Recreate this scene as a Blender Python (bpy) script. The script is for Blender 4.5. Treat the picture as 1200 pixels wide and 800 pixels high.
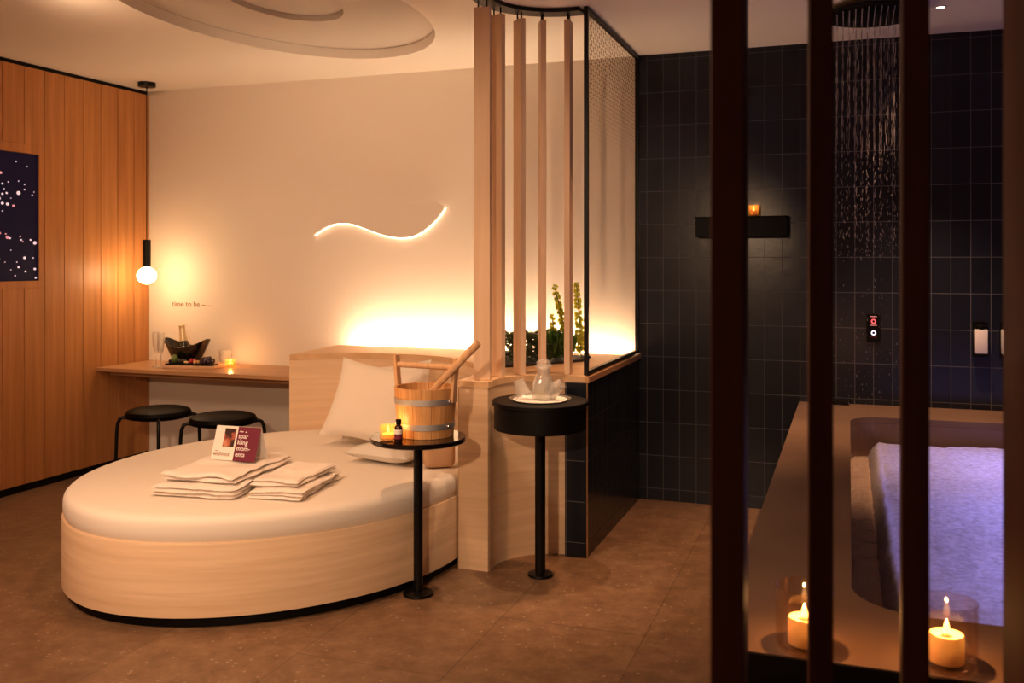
import bpy, bmesh, math, random
from math import sin, cos, pi, radians, sqrt
from mathutils import Vector, Matrix, noise
random.seed(7)
for o in list(bpy.data.objects): bpy.data.objects.remove(o)
S = bpy.context.scene
C = S.collection

# ------------------------------------------------------------------ camera, world, exposure
CAM_H = 1.4
cd = bpy.data.cameras.new('camera'); cam = bpy.data.objects.new('camera', cd); C.objects.link(cam)
cam.location = (0, 0, CAM_H); cam.rotation_euler = (pi/2, 0, radians(19.61))
cd.sensor_width = 36; cd.lens = 1108/1200*36
cd.shift_y = -(400-305)/1200
cd.clip_start = .05
cd.dof.use_dof = True; cd.dof.focus_distance = 4.2; cd.dof.aperture_fstop = 5.0
S.camera = cam
w = bpy.data.worlds.new('world'); S.world = w; w.use_nodes = True
w.node_tree.nodes['Background'].inputs[0].default_value = (.9, .6, .4, 1)
w.node_tree.nodes['Background'].inputs[1].default_value = .02
S.view_settings.view_transform = 'Standard'; S.view_settings.look = 'None'
S.view_settings.exposure = 0.12; S.view_settings.gamma = 1.0; S.view_settings.use_curve_mapping = False

def lamp(name, kind, loc, energy, col, aim=None, **kw):
    l = bpy.data.lights.new(name, kind); l.energy = energy; l.color = col
    for k, v in kw.items(): setattr(l, k, v)
    o = bpy.data.objects.new(name, l); C.objects.link(o); o.location = loc
    if aim: o.rotation_euler = (Vector(aim)-Vector(loc)).to_track_quat('-Z', 'Y').to_euler()
    return o
WARM = (1, .60, .33); AMBER = (1, .48, .16)
# spot behind the camera, low and to the left: throws the table shadows on the planter
lamp('key_spot', 'SPOT', (-.85, .1, 1.85), 192, (1, .63, .37), (-2.0, 3.95, .85), spot_size=radians(53), spot_blend=.6, shadow_soft_size=.05)
# ceiling spots, with unseen fills added among them
lamp('ceiling_lamp_bed', 'SPOT', (-2.2, 3.3, 2.6), 46, (1, .50, .22), (-2.3, 3.8, 0), spot_size=radians(85), spot_blend=.8, shadow_soft_size=.04)
lamp('wall_fill', 'SPOT', (-3.3, 3.1, 2.57), 75, (1, .62, .36), (-3.5, 5.49, 1.75), spot_size=radians(110), spot_blend=1.0, shadow_soft_size=.15)  # added fill that brightens the cream wall
lamp('ceiling_lamp_niche', 'SPOT', (-1.28, 3.86, 2.58), 75, (1, .66, .42), (-1.28, 3.95, 0), spot_size=radians(34), spot_blend=.8, shadow_soft_size=.03)
lamp('room_fill', 'AREA', (-2.6, 1.2, 2.57), 95, (1, .62, .38), (-2.4, 1.0, 0), size=1.0)  # added soft fill for the ambient level of the room
lamp('ceiling_lamp_walkway', 'SPOT', (-.80, 4.35, 2.58), 120, (1, .50, .24), (-.85, 4.35, 0), spot_size=radians(62), spot_blend=.8, shadow_soft_size=.05)
lamp('shower_spot', 'SPOT', (.41, 4.91, 2.57), 150, (1, .56, .32), (.35, 5.0, 0), spot_size=radians(64), spot_blend=.8, shadow_soft_size=.03)
lamp('tile_fill', 'SPOT', (-.45, 4.6, 2.58), 4, (.6, .65, 1), (-.8, 5.49, 1.2), spot_size=radians(90), spot_blend=.9, shadow_soft_size=.05)  # added cool fill standing in for the tub's bluish light on the tiles
# violet lamps under the water
for yy in (2.9, 3.7, 4.5):
    lamp('underwater_lamp', 'AREA', (.75, yy, .26), 2.3, (.40, .33, 1), (.75, yy, 2), size=.7)

# ------------------------------------------------------------------ materials
def M(name, col=(.8, .8, .8), rough=.5, metal=0, spec=.5, emit=None, estr=0, trans=0, coat=0, sss=0):
    m = bpy.data.materials.new(name); m.use_nodes = True
    b = m.node_tree.nodes['Principled BSDF']
    b.inputs['Base Color'].default_value = (*col, 1); b.inputs['Roughness'].default_value = rough
    b.inputs['Metallic'].default_value = metal; b.inputs['Specular IOR Level'].default_value = spec
    if emit: b.inputs['Emission Color'].default_value = (*emit, 1); b.inputs['Emission Strength'].default_value = estr
    b.inputs['Transmission Weight'].default_value = trans; b.inputs['Coat Weight'].default_value = coat
    if sss: b.inputs['Subsurface Weight'].default_value = sss; b.inputs['Subsurface Radius'].default_value = (.02, .01, .006)
    return m
def nt(m): return m.node_tree.nodes, m.node_tree.links, m.node_tree.nodes['Principled BSDF']
def pos(m, scale=(1, 1, 1), loc=(0, 0, 0), space='world'):
    N, L, B = nt(m)
    if space == 'world': g = N.new('ShaderNodeNewGeometry'); s = g.outputs['Position']
    else: g = N.new('ShaderNodeTexCoord'); s = g.outputs['Object']
    mp = N.new('ShaderNodeMapping'); mp.inputs['Scale'].default_value = scale; mp.inputs['Location'].default_value = loc
    L.new(s, mp.inputs['Vector']); return mp.outputs[0]
def ramp(m, fac, stops):
    N, L, B = nt(m); r = N.new('ShaderNodeValToRGB'); e = r.color_ramp.elements
    while len(e) < len(stops): e.new(.5)
    for el, (p, c) in zip(e, stops): el.position = p; el.color = (*c, 1)
    L.new(fac, r.inputs[0]); return r.outputs[0]
def noise_tex(m, vec, scale, detail=4, rough=.5):
    N, L, B = nt(m); n = N.new('ShaderNodeTexNoise'); n.inputs['Scale'].default_value = scale
    n.inputs['Detail'].default_value = detail; n.inputs['Roughness'].default_value = rough
    L.new(vec, n.inputs['Vector']); return n.outputs[0]
def bump(m, h, strength=.2, dist=.01):
    N, L, B = nt(m); b = N.new('ShaderNodeBump'); b.inputs['Strength'].default_value = strength; b.inputs['Distance'].default_value = dist
    L.new(h, b.inputs['Height']); L.new(b.outputs[0], B.inputs['Normal'])
def wood(name, dark, light, axis='z', rough=.5, fine=1.0, space='world'):
    m = M(name, light, rough, spec=.3)
    sc = {'z': (14, 14, .7), 'x': (.7, 14, 14), 'y': (14, .7, 14), 'h': (1.0, 1.0, 22)}[axis]
    v = pos(m, tuple(s*fine for s in sc), space=space)
    n = noise_tex(m, v, 1.6, 6, .62)
    L = m.node_tree.links
    L.new(ramp(m, n, [(.30, dark), (.68, light)]), m.node_tree.nodes['Principled BSDF'].inputs['Base Color'])
    bump(m, n, .08, .003)
    return m
def fabric(name, col, rough=.9, bs=.25):
    m = M(name, col, rough, spec=.15)
    v = pos(m, space='obj'); n = noise_tex(m, v, 9, 5, .6); bump(m, n, bs, .02); return m
def thin_glass(name, tint=(1, 1, 1), refl=.08, edge=.5, haze=0, hazec=(1, 1, 1)):
    m = bpy.data.materials.new(name); m.use_nodes = True; N = m.node_tree.nodes; L = m.node_tree.links
    N.clear(); out = N.new('ShaderNodeOutputMaterial'); t = N.new('ShaderNodeBsdfTransparent'); t.inputs[0].default_value = (*tint, 1)
    g = N.new('ShaderNodeBsdfGlossy'); g.inputs['Roughness'].default_value = .03
    lw = N.new('ShaderNodeLayerWeight'); lw.inputs[0].default_value = .35
    mm = N.new('ShaderNodeMapRange'); mm.inputs['To Min'].default_value = refl; mm.inputs['To Max'].default_value = edge
    L.new(lw.outputs['Facing'], mm.inputs['Value']); mx = N.new('ShaderNodeMixShader')
    L.new(mm.outputs[0], mx.inputs[0]); L.new(g.outputs[0], mx.inputs[2]); L.new(mx.outputs[0], out.inputs[0])
    if haze:
        d = N.new('ShaderNodeBsdfDiffuse'); tr2 = N.new('ShaderNodeBsdfTranslucent'); d.inputs[0].default_value = (*hazec, 1); tr2.inputs[0].default_value = (*hazec, 1)
        a = N.new('ShaderNodeMixShader'); L.new(d.outputs[0], a.inputs[1]); L.new(tr2.outputs[0], a.inputs[2])
        h = N.new('ShaderNodeMixShader'); h.inputs[0].default_value = haze; L.new(t.outputs[0], h.inputs[1]); L.new(a.outputs[0], h.inputs[2]); L.new(h.outputs[0], mx.inputs[1])
    else: L.new(t.outputs[0], mx.inputs[1])
    return m

m_plaster = M('cream plaster', (.82, .74, .66), .9, spec=.1)
bump(m_plaster, noise_tex(m_plaster, pos(m_plaster), 30, 4), .05, .004)
m_ceiling = M('ceiling paint', (.82, .76, .69), .9, spec=.1)
m_wallwood = wood('oak boards', (.38, .15, .045), (.54, .235, .08), 'z', .45)
m_lightwood = wood('pale ash veneer', (.66, .46, .29), (.80, .59, .40), 'h', .45)
m_ledge = wood('pale ash ledge', (.60, .38, .20), (.72, .48, .28), 'x', .4)
m_slat = wood('pale ash slat', (.70, .48, .31), (.80, .58, .40), 'z', .5)
m_counter = wood('oak worktop', (.40, .21, .10), (.55, .31, .16), 'x', .35)
m_darkslat = wood('dark slat wood', (.035, .010, .006), (.055, .016, .009), 'z', .55); m_darkslat.node_tree.nodes['Principled BSDF'].inputs['Specular IOR Level'].default_value = .15  # much darker wood tone than the niche slats
m_bucket = wood('pine staves', (.55, .25, .09), (.78, .44, .18), 'z', .45, 2.0)
m_handle = wood('pine handle', (.60, .33, .16), (.78, .50, .28), 'z', .5, 2.0)
m_board = wood('beech board', (.55, .32, .18), (.72, .48, .30), 'x', .5, 2.0)
m_black = M('black metal', (.003, .0025, .003), .35, spec=.25)
m_blackmatt = M('black matt', (.003, .0025, .0025), .5, spec=.15)
m_blackgloss = M('black lacquer', (.006, .004, .004), .10, spec=.55)
m_seat = M('black leather', (.002, .0015, .002), .5, spec=.08)
m_steel = M('brushed steel', (.62, .62, .64), .5, .8)
m_chrome = M('polished steel', (.75, .72, .68), .12, 1.0)
m_brass = M('brass trim', (.55, .30, .14), .35, .8)
m_sheet = fabric('white cotton sheet', (.84, .77, .69), .95, .03)
m_pillow = fabric('white linen', (.82, .75, .67), .95, .15)
m_pillow_grey = fabric('grey white linen', (.70, .66, .60), .95, .15)
m_towel = M('white towel', (.90, .83, .77), 1.0, spec=.05)
bump(m_towel, noise_tex(m_towel, pos(m_towel), 220, 3), .2, .002)
m_tan = fabric('tan fabric', (.62, .40, .24), .8, .2)
m_white = M('white plastic', (.85, .82, .76), .4)
m_paper = M('white card', (.92, .86, .80), .6, spec=.2)
m_maroon = M('maroon card', (.17, .028, .055), .6, spec=.2)
m_print = M('white print', (.95, .90, .88), .6)
m_brownprint = M('brown print', (.30, .13, .04), .5)
m_wax = M('candle wax', (.95, .62, .28), .5, sss=.3)
m_flame = M('flame', (1, .6, .2), .5, emit=(1, .48, .14), estr=6)
m_bulb = M('lit globe', (1, .9, .8), .4, emit=(1, .66, .32), estr=42)
m_led = M('led strip', (1, .8, .6), .4, emit=(1, .74, .48), estr=112)
m_ledwave = M('wave led', (1, .8, .6), .4, emit=(1, .72, .5), estr=5)
m_spot = M('lit spot lens', (1, .9, .8), .4, emit=(1, .75, .55), estr=12)
m_gold = M('gold foil', (.90, .72, .40), .35, .45)
m_bottleglass = M('dark bottle glass', (.025, .022, .008), .08, spec=.8)
m_amber = M('brown bottle glass', (.025, .006, .004), .1, spec=.8)
m_glass = thin_glass('clear glass', (.98, .98, .97), .06, .55, .22, (1, .96, .92))  # whitish mix put in to brighten the glass in place of backlight
m_amberglass = thin_glass('amber tinted glass', (1, .88, .66), .05, .5, .13, (1, .62, .25))
m_waterglass = thin_glass('water in glass', (.95, .95, .92), .08, .5, .35, (1, .97, .92))
m_soil = M('dark soil', (.02, .013, .008), .9)
def leafmat(name, c, tc, f=.4):
    m = M(name, c, .45); N, L, B = nt(m); tl = N.new('ShaderNodeBsdfTranslucent'); tl.inputs[0].default_value = (*tc, 1)
    mx = N.new('ShaderNodeMixShader'); mx.inputs[0].default_value = f; L.new(B.outputs[0], mx.inputs[1]); L.new(tl.outputs[0], mx.inputs[2]); L.new(mx.outputs[0], N['Material Output'].inputs[0]); return m
m_leafdark = leafmat('dark green leaf', (.13, .17, .065), (.10, .13, .03), .3)
m_leafmid = leafmat('mid green leaf', (.08, .19, .04), (.10, .24, .03))
m_stem = M('green stem', (.16, .22, .05), .5)
m_lime = bpy.data.materials.new('lime green bell flower'); m_lime.use_nodes = True
N, L, B = nt(m_lime); B.inputs['Base Color'].default_value = (.55, .58, .05, 1); B.inputs['Roughness'].default_value = .6
tl = N.new('ShaderNodeBsdfTranslucent'); tl.inputs[0].default_value = (.75, .72, .05, 1); mx = N.new('ShaderNodeMixShader'); mx.inputs[0].default_value = .5
L.new(B.outputs[0], mx.inputs[1]); L.new(tl.outputs[0], mx.inputs[2]); L.new(mx.outputs[0], N['Material Output'].inputs[0])

# dark navy tiles 10 x 20, one material per facing direction
def tiles(name, swap, off, mort=.10):
    m = M(name, (.01, .01, .02), .22, spec=.35); N, L, B = nt(m)
    g = N.new('ShaderNodeNewGeometry'); sp = N.new('ShaderNodeSeparateXYZ'); L.new(g.outputs['Position'], sp.inputs[0])
    cb = N.new('ShaderNodeCombineXYZ'); L.new(sp.outputs['Y' if swap else 'X'], cb.inputs['X']); L.new(sp.outputs['Z'], cb.inputs['Y'])
    mp = N.new('ShaderNodeMapping'); mp.inputs['Location'].default_value = (-off, -.0687, 0); L.new(cb.outputs[0], mp.inputs['Vector'])
    br = N.new('ShaderNodeTexBrick'); br.offset = 0; br.squash = 1
    for k, v in (('Scale', 1), ('Mortar Size', .0016), ('Mortar Smooth', .1), ('Bias', 0), ('Brick Width', .0955), ('Row Height', .1926)): br.inputs[k].default_value = v
    br.inputs['Color1'].default_value = (.007, .009, .016, 1); br.inputs['Color2'].default_value = (.014, .017, .027, 1); br.inputs['Mortar'].default_value = (mort, mort, mort*1.1, 1)
    L.new(mp.outputs[0], br.inputs['Vector']); L.new(br.outputs['Color'], B.inputs['Base Color'])
    rr = N.new('ShaderNodeMapRange'); rr.inputs['To Min'].default_value = .22; rr.inputs['To Max'].default_value = .8
    L.new(br.outputs['Fac'], rr.inputs['Value']); L.new(rr.outputs[0], B.inputs['Roughness'])
    n = noise_tex(m, g.outputs['Position'], 14, 2); bump(m, n, .12, .004)
    return m
m_tile_x = tiles('navy wall tiles', False, .031)
m_tile_y = tiles('navy side tiles', True, 4.32, .02)  # grout darkened to paint in the shade of the unlit side
m_tile_n = tiles('navy end tiles', False, -1.262)

# stone floor
m_floor = M('beige stone floor', (.3, .25, .2), .42, spec=.4)
N, L, B = nt(m_floor)
g = N.new('ShaderNodeNewGeometry')
n1 = noise_tex(m_floor, g.outputs['Position'], 9, 9, .78)
c1 = ramp(m_floor, n1, [(.25, (.11, .056, .030)), (.5, (.20, .112, .060)), (.78, (.33, .205, .115))])
vo = N.new('ShaderNodeTexVoronoi'); vo.inputs['Scale'].default_value = 30; vo.inputs['Randomness'].default_value = 1
L.new(g.outputs['Position'], vo.inputs['Vector'])
f1 = ramp(m_floor, vo.outputs['Distance'], [(.12, (1, 1, 1)), (.22, (0, 0, 0))])
vs = N.new('ShaderNodeSeparateColor'); L.new(vo.outputs['Color'], vs.inputs[0])
gt = N.new('ShaderNodeMath'); gt.operation = 'GREATER_THAN'; gt.inputs[1].default_value = .62; L.new(vs.outputs[0], gt.inputs[0])
mu = N.new('ShaderNodeMath'); mu.operation = 'MULTIPLY'; L.new(gt.outputs[0], mu.inputs[0]); L.new(f1, mu.inputs[1])
mixa = N.new('ShaderNodeMix'); mixa.data_type = 'RGBA'; L.new(mu.outputs[0], mixa.inputs[0]); L.new(c1, mixa.inputs[6]); mixa.inputs[7].default_value = (.34, .235, .15, 1)
sp = N.new('ShaderNodeSeparateXYZ'); L.new(g.outputs['Position'], sp.inputs[0]); cb = N.new('ShaderNodeCombineXYZ')
L.new(sp.outputs['Y'], cb.inputs['X']); L.new(sp.outputs['X'], cb.inputs['Y'])
mp = N.new('ShaderNodeMapping'); mp.inputs['Location'].default_value = (-2.92+.565, 1.284+.567, 0); L.new(cb.outputs[0], mp.inputs['Vector'])
br = N.new('ShaderNodeTexBrick'); br.offset = .5
for k, v in (('Scale', 1), ('Mortar Size', .002), ('Mortar Smooth', .2), ('Brick Width', 1.13), ('Row Height', .567)): br.inputs[k].default_value = v
br.inputs['Color1'].default_value = (1, 1, 1, 1); br.inputs['Color2'].default_value = (.86, .86, .86, 1); br.inputs['Mortar'].default_value = (.50, .48, .46, 1)
L.new(mp.outputs[0], br.inputs['Vector'])
mm = N.new('ShaderNodeMix'); mm.data_type = 'RGBA'; mm.blend_type = 'MULTIPLY'; mm.inputs[0].default_value = 1
L.new(mixa.outputs[2], mm.inputs[6]); L.new(br.outputs['Color'], mm.inputs[7]); L.new(mm.outputs[2], B.inputs['Base Color'])
bump(m_floor, n1, .1, .005)

m_deck = M('warm stone deck', (.36, .25, .17), .4, spec=.4)
nn = noise_tex(m_deck, pos(m_deck), 3, 5); nt(m_deck)[1].new(ramp(m_deck, nn, [(.3, (.16, .095, .06)), (.7, (.21, .13, .085))]), nt(m_deck)[2].inputs['Base Color'])
m_basin = M('brown basin', (.20, .12, .09), .35)
m_shell = M('white tub shell', (.8, .78, .8), .35)

def aerated(name, col):
    m = bpy.data.materials.new(name); m.use_nodes = True; N, L, B = nt(m)
    B.inputs['Base Color'].default_value = (*col, 1); B.inputs['Roughness'].default_value = .12; B.inputs['Specular IOR Level'].default_value = .6
    t = N.new('ShaderNodeBsdfTranslucent'); t.inputs[0].default_value = (.85, .85, .9, 1)
    v = pos(m); n = noise_tex(m, v, 9, 6, .7); n2 = noise_tex(m, v, 45, 4, .75)
    ad = N.new('ShaderNodeMath'); ad.operation = 'MULTIPLY_ADD'; L.new(n2, ad.inputs[0]); ad.inputs[1].default_value = .8; L.new(n, ad.inputs[2])
    bb = N.new('ShaderNodeBump'); bb.inputs['Strength'].default_value = .9; bb.inputs['Distance'].default_value = .03
    L.new(ad.outputs[0], bb.inputs['Height']); L.new(bb.outputs[0], B.inputs['Normal'])
    mx = N.new('ShaderNodeMixShader'); mr = N.new('ShaderNodeMapRange'); mr.inputs['From Min'].default_value = .35; mr.inputs['From Max'].default_value = .7
    mr.inputs['To Min'].default_value = .9; mr.inputs['To Max'].default_value = .35; L.new(n2, mr.inputs['Value'])
    L.new(mr.outputs[0], mx.inputs[0]); L.new(B.outputs[0], mx.inputs[1]); L.new(t.outputs[0], mx.inputs[2]); L.new(mx.outputs[0], N['Material Output'].inputs[0])
    return m
m_water = aerated('bubbling water', (.42, .36, .36))
m_gutter = M('rippled gutter water', (.62, .44, .32), .12, spec=.8); bump(m_gutter, noise_tex(m_gutter, pos(m_gutter), 70, 3, .7), 1.0, .02)  # tan colour paints in the warm light reflected by the water
m_drop = M('water drops', (.34, .31, .31), .08, spec=1.0)

# glass with printed dots fading downwards
m_dotglass = bpy.data.materials.new('dotted screen glass'); m_dotglass.use_nodes = True
N = m_dotglass.node_tree.nodes; L = m_dotglass.node_tree.links; N.clear()
def mt(op, a, b=None, c=None):
    n = N.new('ShaderNodeMath'); n.operation = op
    for i, v in enumerate((a, b, c)):
        if v is None: continue
        if isinstance(v, (int, float)): n.inputs[i].default_value = v
        else: L.new(v, n.inputs[i])
    return n.outputs[0]
g = N.new('ShaderNodeNewGeometry'); sp = N.new('ShaderNodeSeparateXYZ'); L.new(g.outputs['Position'], sp.inputs[0])
PIT = .046
def dd(off):
    u = mt('SUBTRACT', mt('FRACT', mt('MULTIPLY_ADD', sp.outputs['Y'], 1/(PIT*1.3), off)), .5)
    v = mt('SUBTRACT', mt('FRACT', mt('MULTIPLY_ADD', sp.outputs['Z'], 1/PIT, off)), .5)
    return mt('SQRT', mt('ADD', mt('MULTIPLY', u, u), mt('MULTIPLY', v, v)))
md = mt('MINIMUM', dd(0.0), dd(.5))
rr = N.new('ShaderNodeMapRange'); rr.inputs['From Min'].default_value = 1.85; rr.inputs['From Max'].default_value = 2.45; rr.inputs['To Min'].default_value = 0; rr.inputs['To Max'].default_value = .17
L.new(sp.outputs['Z'], rr.inputs['Value']); dot = mt('LESS_THAN', md, rr.outputs[0])
tr = N.new('ShaderNodeBsdfTransparent'); tr.inputs[0].default_value = (.86, .84, .82, 1)
gl = N.new('ShaderNodeBsdfGlossy'); gl.inputs['Roughness'].default_value = .05
df = N.new('ShaderNodeBsdfDiffuse'); df.inputs[0].default_value = (.20, .12, .08, 1)
m1 = N.new('ShaderNodeMixShader'); m1.inputs[0].default_value = .06; L.new(tr.outputs[0], m1.inputs[1]); L.new(gl.outputs[0], m1.inputs[2])
m2 = N.new('ShaderNodeMixShader'); L.new(mt('MULTIPLY', dot, .6), m2.inputs[0]); L.new(m1.outputs[0], m2.inputs[1]); L.new(df.outputs[0], m2.inputs[2])
out = N.new('ShaderNodeOutputMaterial'); L.new(m2.outputs[0], out.inputs[0])

m_screen = M('dark display', (.006, .004, .014), .5, spec=.08, emit=(.012, .008, .03), estr=.25)
m_bokeh = M('bright display dots', (.8, .7, .8), .3, emit=(.85, .68, .80), estr=.65)
m_bokeh2 = M('pink display dots', (.8, .4, .4), .3, emit=(.6, .25, .33), estr=.6)
m_photo = M('photo print', (.3, .08, .04), .6)
nt(m_photo)[1].new(ramp(m_photo, noise_tex(m_photo, pos(m_photo), 26, 1), [(.40, (.04, .012, .01)), (.52, (.42, .10, .06)), (.65, (.62, .26, .15))]), nt(m_photo)[2].inputs['Base Color'])

# ------------------------------------------------------------------ mesh helpers (all geometry given in world space of its thing)
def obj(name, bm, mat, parent=None, smooth=False, origin=None):
    bmesh.ops.recalc_face_normals(bm, faces=bm.faces)
    off = Vector((0, 0, 0))
    if parent is not None:
        p = parent
        while p is not None: off += p.location; p = p.parent
    elif origin is not None: off = Vector(origin)
    if off.length: bmesh.ops.translate(bm, verts=bm.verts, vec=-off)
    me = bpy.data.meshes.new(name); bm.to_mesh(me); bm.free()
    me.materials.append(mat)
    if smooth:
        for p in me.polygons: p.use_smooth = True
        try: me.set_sharp_from_angle(angle=radians(40))
        except Exception: pass
    o = bpy.data.objects.new(name, me); C.objects.link(o)
    if parent is not None: o.parent = parent
    elif origin is not None: o.location = origin
    return o
def tag(o, label=None, cat=None, group=None, kind=None):
    if label: o['label'] = label
    if cat: o['category'] = cat
    if group: o['group'] = group
    if kind: o['kind'] = kind
    return o
def thing(name, label, cat, loc=(0, 0, 0), group=None):
    o = bpy.data.objects.new(name, None); C.objects.link(o); o.location = loc; o.empty_display_size = .1
    return tag(o, label, cat, group)
def struct(name, bm, mat, smooth=False): return tag(obj(name, bm, mat, smooth=smooth), kind='structure')
def copy_tree(o, parent=None):
    c = o.copy(); C.objects.link(c); c.parent = parent
    for ch in list(o.children): copy_tree(ch, c)
    return c
def B_(): return bmesh.new()
def box(bm, x0, x1, y0, y1, z0, z1, bev=0, rot=None, seg=2):
    v = [bm.verts.new(p) for p in ((x0, y0, z0), (x1, y0, z0), (x1, y1, z0), (x0, y1, z0), (x0, y0, z1), (x1, y0, z1), (x1, y1, z1), (x0, y1, z1))]
    fs = [bm.faces.new([v[i] for i in q]) for q in ((0, 3, 2, 1), (4, 5, 6, 7), (0, 1, 5, 4), (1, 2, 6, 5), (2, 3, 7, 6), (3, 0, 4, 7))]
    if rot:
        M_ = Matrix.Translation(((x0+x1)/2, (y0+y1)/2, (z0+z1)/2)) @ rot @ Matrix.Translation((-(x0+x1)/2, -(y0+y1)/2, -(z0+z1)/2))
        for a in v: a.co = M_ @ a.co
    if bev:
        es = {e for f in fs for e in f.edges}
        bmesh.ops.bevel(bm, geom=list(es), offset=bev, segments=seg, affect='EDGES', profile=.5)
    return bm
def prism(bm, poly, z0, z1, bev=0):
    lo = [bm.verts.new((x, y, z0)) for x, y in poly]; hi = [bm.verts.new((x, y, z1)) for x, y in poly]
    n = len(poly); bm.faces.new(lo[::-1]); top = bm.faces.new(hi)
    for i in range(n): bm.faces.new((lo[i], lo[(i+1) % n], hi[(i+1) % n], hi[i]))
    if bev: bmesh.ops.bevel(bm, geom=list(top.edges), offset=bev, segments=2, affect='EDGES', profile=.5)
    return bm
def lathe(bm, prof, cx=0, cy=0, seg=40, cap=True, mat=None):
    rings = []
    for r, z in prof:
        if r < 1e-5: rings.append([bm.verts.new((cx, cy, z))])
        else: rings.append([bm.verts.new((cx+r*cos(2*pi*i/seg), cy+r*sin(2*pi*i/seg), z)) for i in range(seg)])
    for a, b in zip(rings, rings[1:]):
        for i in range(seg):
            j = (i+1) % seg
            if len(a) == 1 and len(b) == 1: continue
            if len(a) == 1: bm.faces.new((a[0], b[j], b[i]))
            elif len(b) == 1: bm.faces.new((a[i], a[j], b[0]))
            else: bm.faces.new((a[i], a[j], b[j], b[i]))
    if cap:
        if len(rings[0]) > 1: bm.faces.new(rings[0][::-1])
        if len(rings[-1]) > 1: bm.faces.new(rings[-1])
    return bm
def tube(bm, pts, rad, seg=12, cap=True):
    pts = [Vector(p) for p in pts]; n = len(pts); rings = []
    up = None
    for i, p in enumerate(pts):
        t = (pts[min(i+1, n-1)]-pts[max(i-1, 0)]).normalized()
        if up is None:
            a = Vector((0, 0, 1)) if abs(t.z) < .9 else Vector((1, 0, 0)); up = t.cross(a).normalized()
        else: up = (up - t*up.dot(t)).normalized()
        s = t.cross(up); r = rad[i] if isinstance(rad, (list, tuple)) else rad
        rings.append([bm.verts.new(p+r*(cos(2*pi*k/seg)*up+sin(2*pi*k/seg)*s)) for k in range(seg)])
    for a, b in zip(rings, rings[1:]):
        for k in range(seg): bm.faces.new((a[k], a[(k+1) % seg], b[(k+1) % seg], b[k]))
    if cap: bm.faces.new(rings[0][::-1]); bm.faces.new(rings[-1])
    return bm
def ico(bm, c, r, sx=1, sy=1, sz=1, sub=2):
    bmesh.ops.create_icosphere(bm, subdivisions=sub, radius=r, matrix=Matrix.Translation(c) @ Matrix.Diagonal((sx, sy, sz, 1))); return bm
def text_mesh(body, size, mat4, name, mat, parent, extrude=.0005, spacing=1.0, bold=0):
    cu = bpy.data.curves.new('text', 'FONT'); cu.body = body; cu.size = size; cu.extrude = extrude; cu.space_line = spacing; cu.offset = bold
    to = bpy.data.objects.new('text', cu); C.objects.link(to)
    bpy.context.view_layer.update()
    me = bpy.data.meshes.new_from_object(to.evaluated_get(bpy.context.evaluated_depsgraph_get()))
    bpy.data.objects.remove(to); bpy.data.curves.remove(cu)
    bm = bmesh.new(); bm.from_mesh(me); bpy.data.meshes.remove(me); bm.transform(mat4)
    return obj(name, bm, mat, parent)

# oval plan of the bed, reused by the headboard and the ceiling recess
EC = (-2.5451, 3.9298); EA, EB, ER = .8545, 1.0425, -.2479
def oval(t, off=0, a=EA, b=EB, c=EC, n=1.926, rot=ER):
    ct, st = cos(t), sin(t)
    x = (a+off)*math.copysign(abs(ct)**(2/n), ct); y = (b+off)*math.copysign(abs(st)**(2/n), st)
    return (c[0]+x*cos(rot)-y*sin(rot), c[1]+x*sin(rot)+y*cos(rot))

XW, YB, ZC, XP, YP = -4.70, 5.49, 2.603, -1.172, 4.32
XR, YF = 1.9, -1.6

# ------------------------------------------------------------------ the room shell
struct('floor', box(B_(), XW-.3, XR+.15, YF-.15, YB+.15, -.08, 0), m_floor)
struct('wall_back', box(B_(), XW-.3, XP, YB, YB+.12, 0, ZC+.3), m_plaster)
struct('wall_back_tiled', box(B_(), XP, XR+.12, YB, YB+.12, 0, ZC+.3), m_tile_x)
struct('wall_right', box(B_(), XR, XR+.12, YF, YB, 0, ZC+.3), m_tile_y)
struct('wall_front', box(B_(), XW-.3, XR+.12, YF-.12, YF, 0, ZC+.3), m_plaster)
# boarded left wall: boards with open joints, split around the display
bm = B_(); y1 = 5.487; ZS0, ZS1, YS = 1.231, 2.104, 4.55
while y1 > YF:
    y0 = max(y1-.1555, YF); g_ = .002
    if y1 <= YS+.01 and y0 > 2.9:
        box(bm, XW-.02, XW, y0+g_, y1-g_, .046, ZS0, .0015, seg=1); box(bm, XW-.02, XW, y0+g_, y1-g_, ZS1, 2.575, .0015, seg=1)
    else: box(bm, XW-.02, XW, y0+g_, y1-g_, .046, 2.575, .0015, seg=1)
    y1 -= .1555
struct('wall_left', bm, m_wallwood)
struct('wall_left_backing', box(B_(), XW-.1, XW-.0205, YF, YB, 0, ZC), m_blackmatt)
struct('baseboard_left', box(B_(), XW-.02, XW-.012, YF, YB, 0, .044), m_blackmatt)
bm = B_()
box(bm, XW-.02, XW, 3.04, 3.13, ZS0, ZS1); box(bm, XW-.02, XW, 4.511, 4.55, ZS0, ZS1)
box(bm, XW-.02, XW, 3.13, 4.511, 2.05, ZS1); box(bm, XW-.02, XW, 3.13, 4.511, ZS0, 1.275)
struct('trim_1', bm, m_wallwood)
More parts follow.
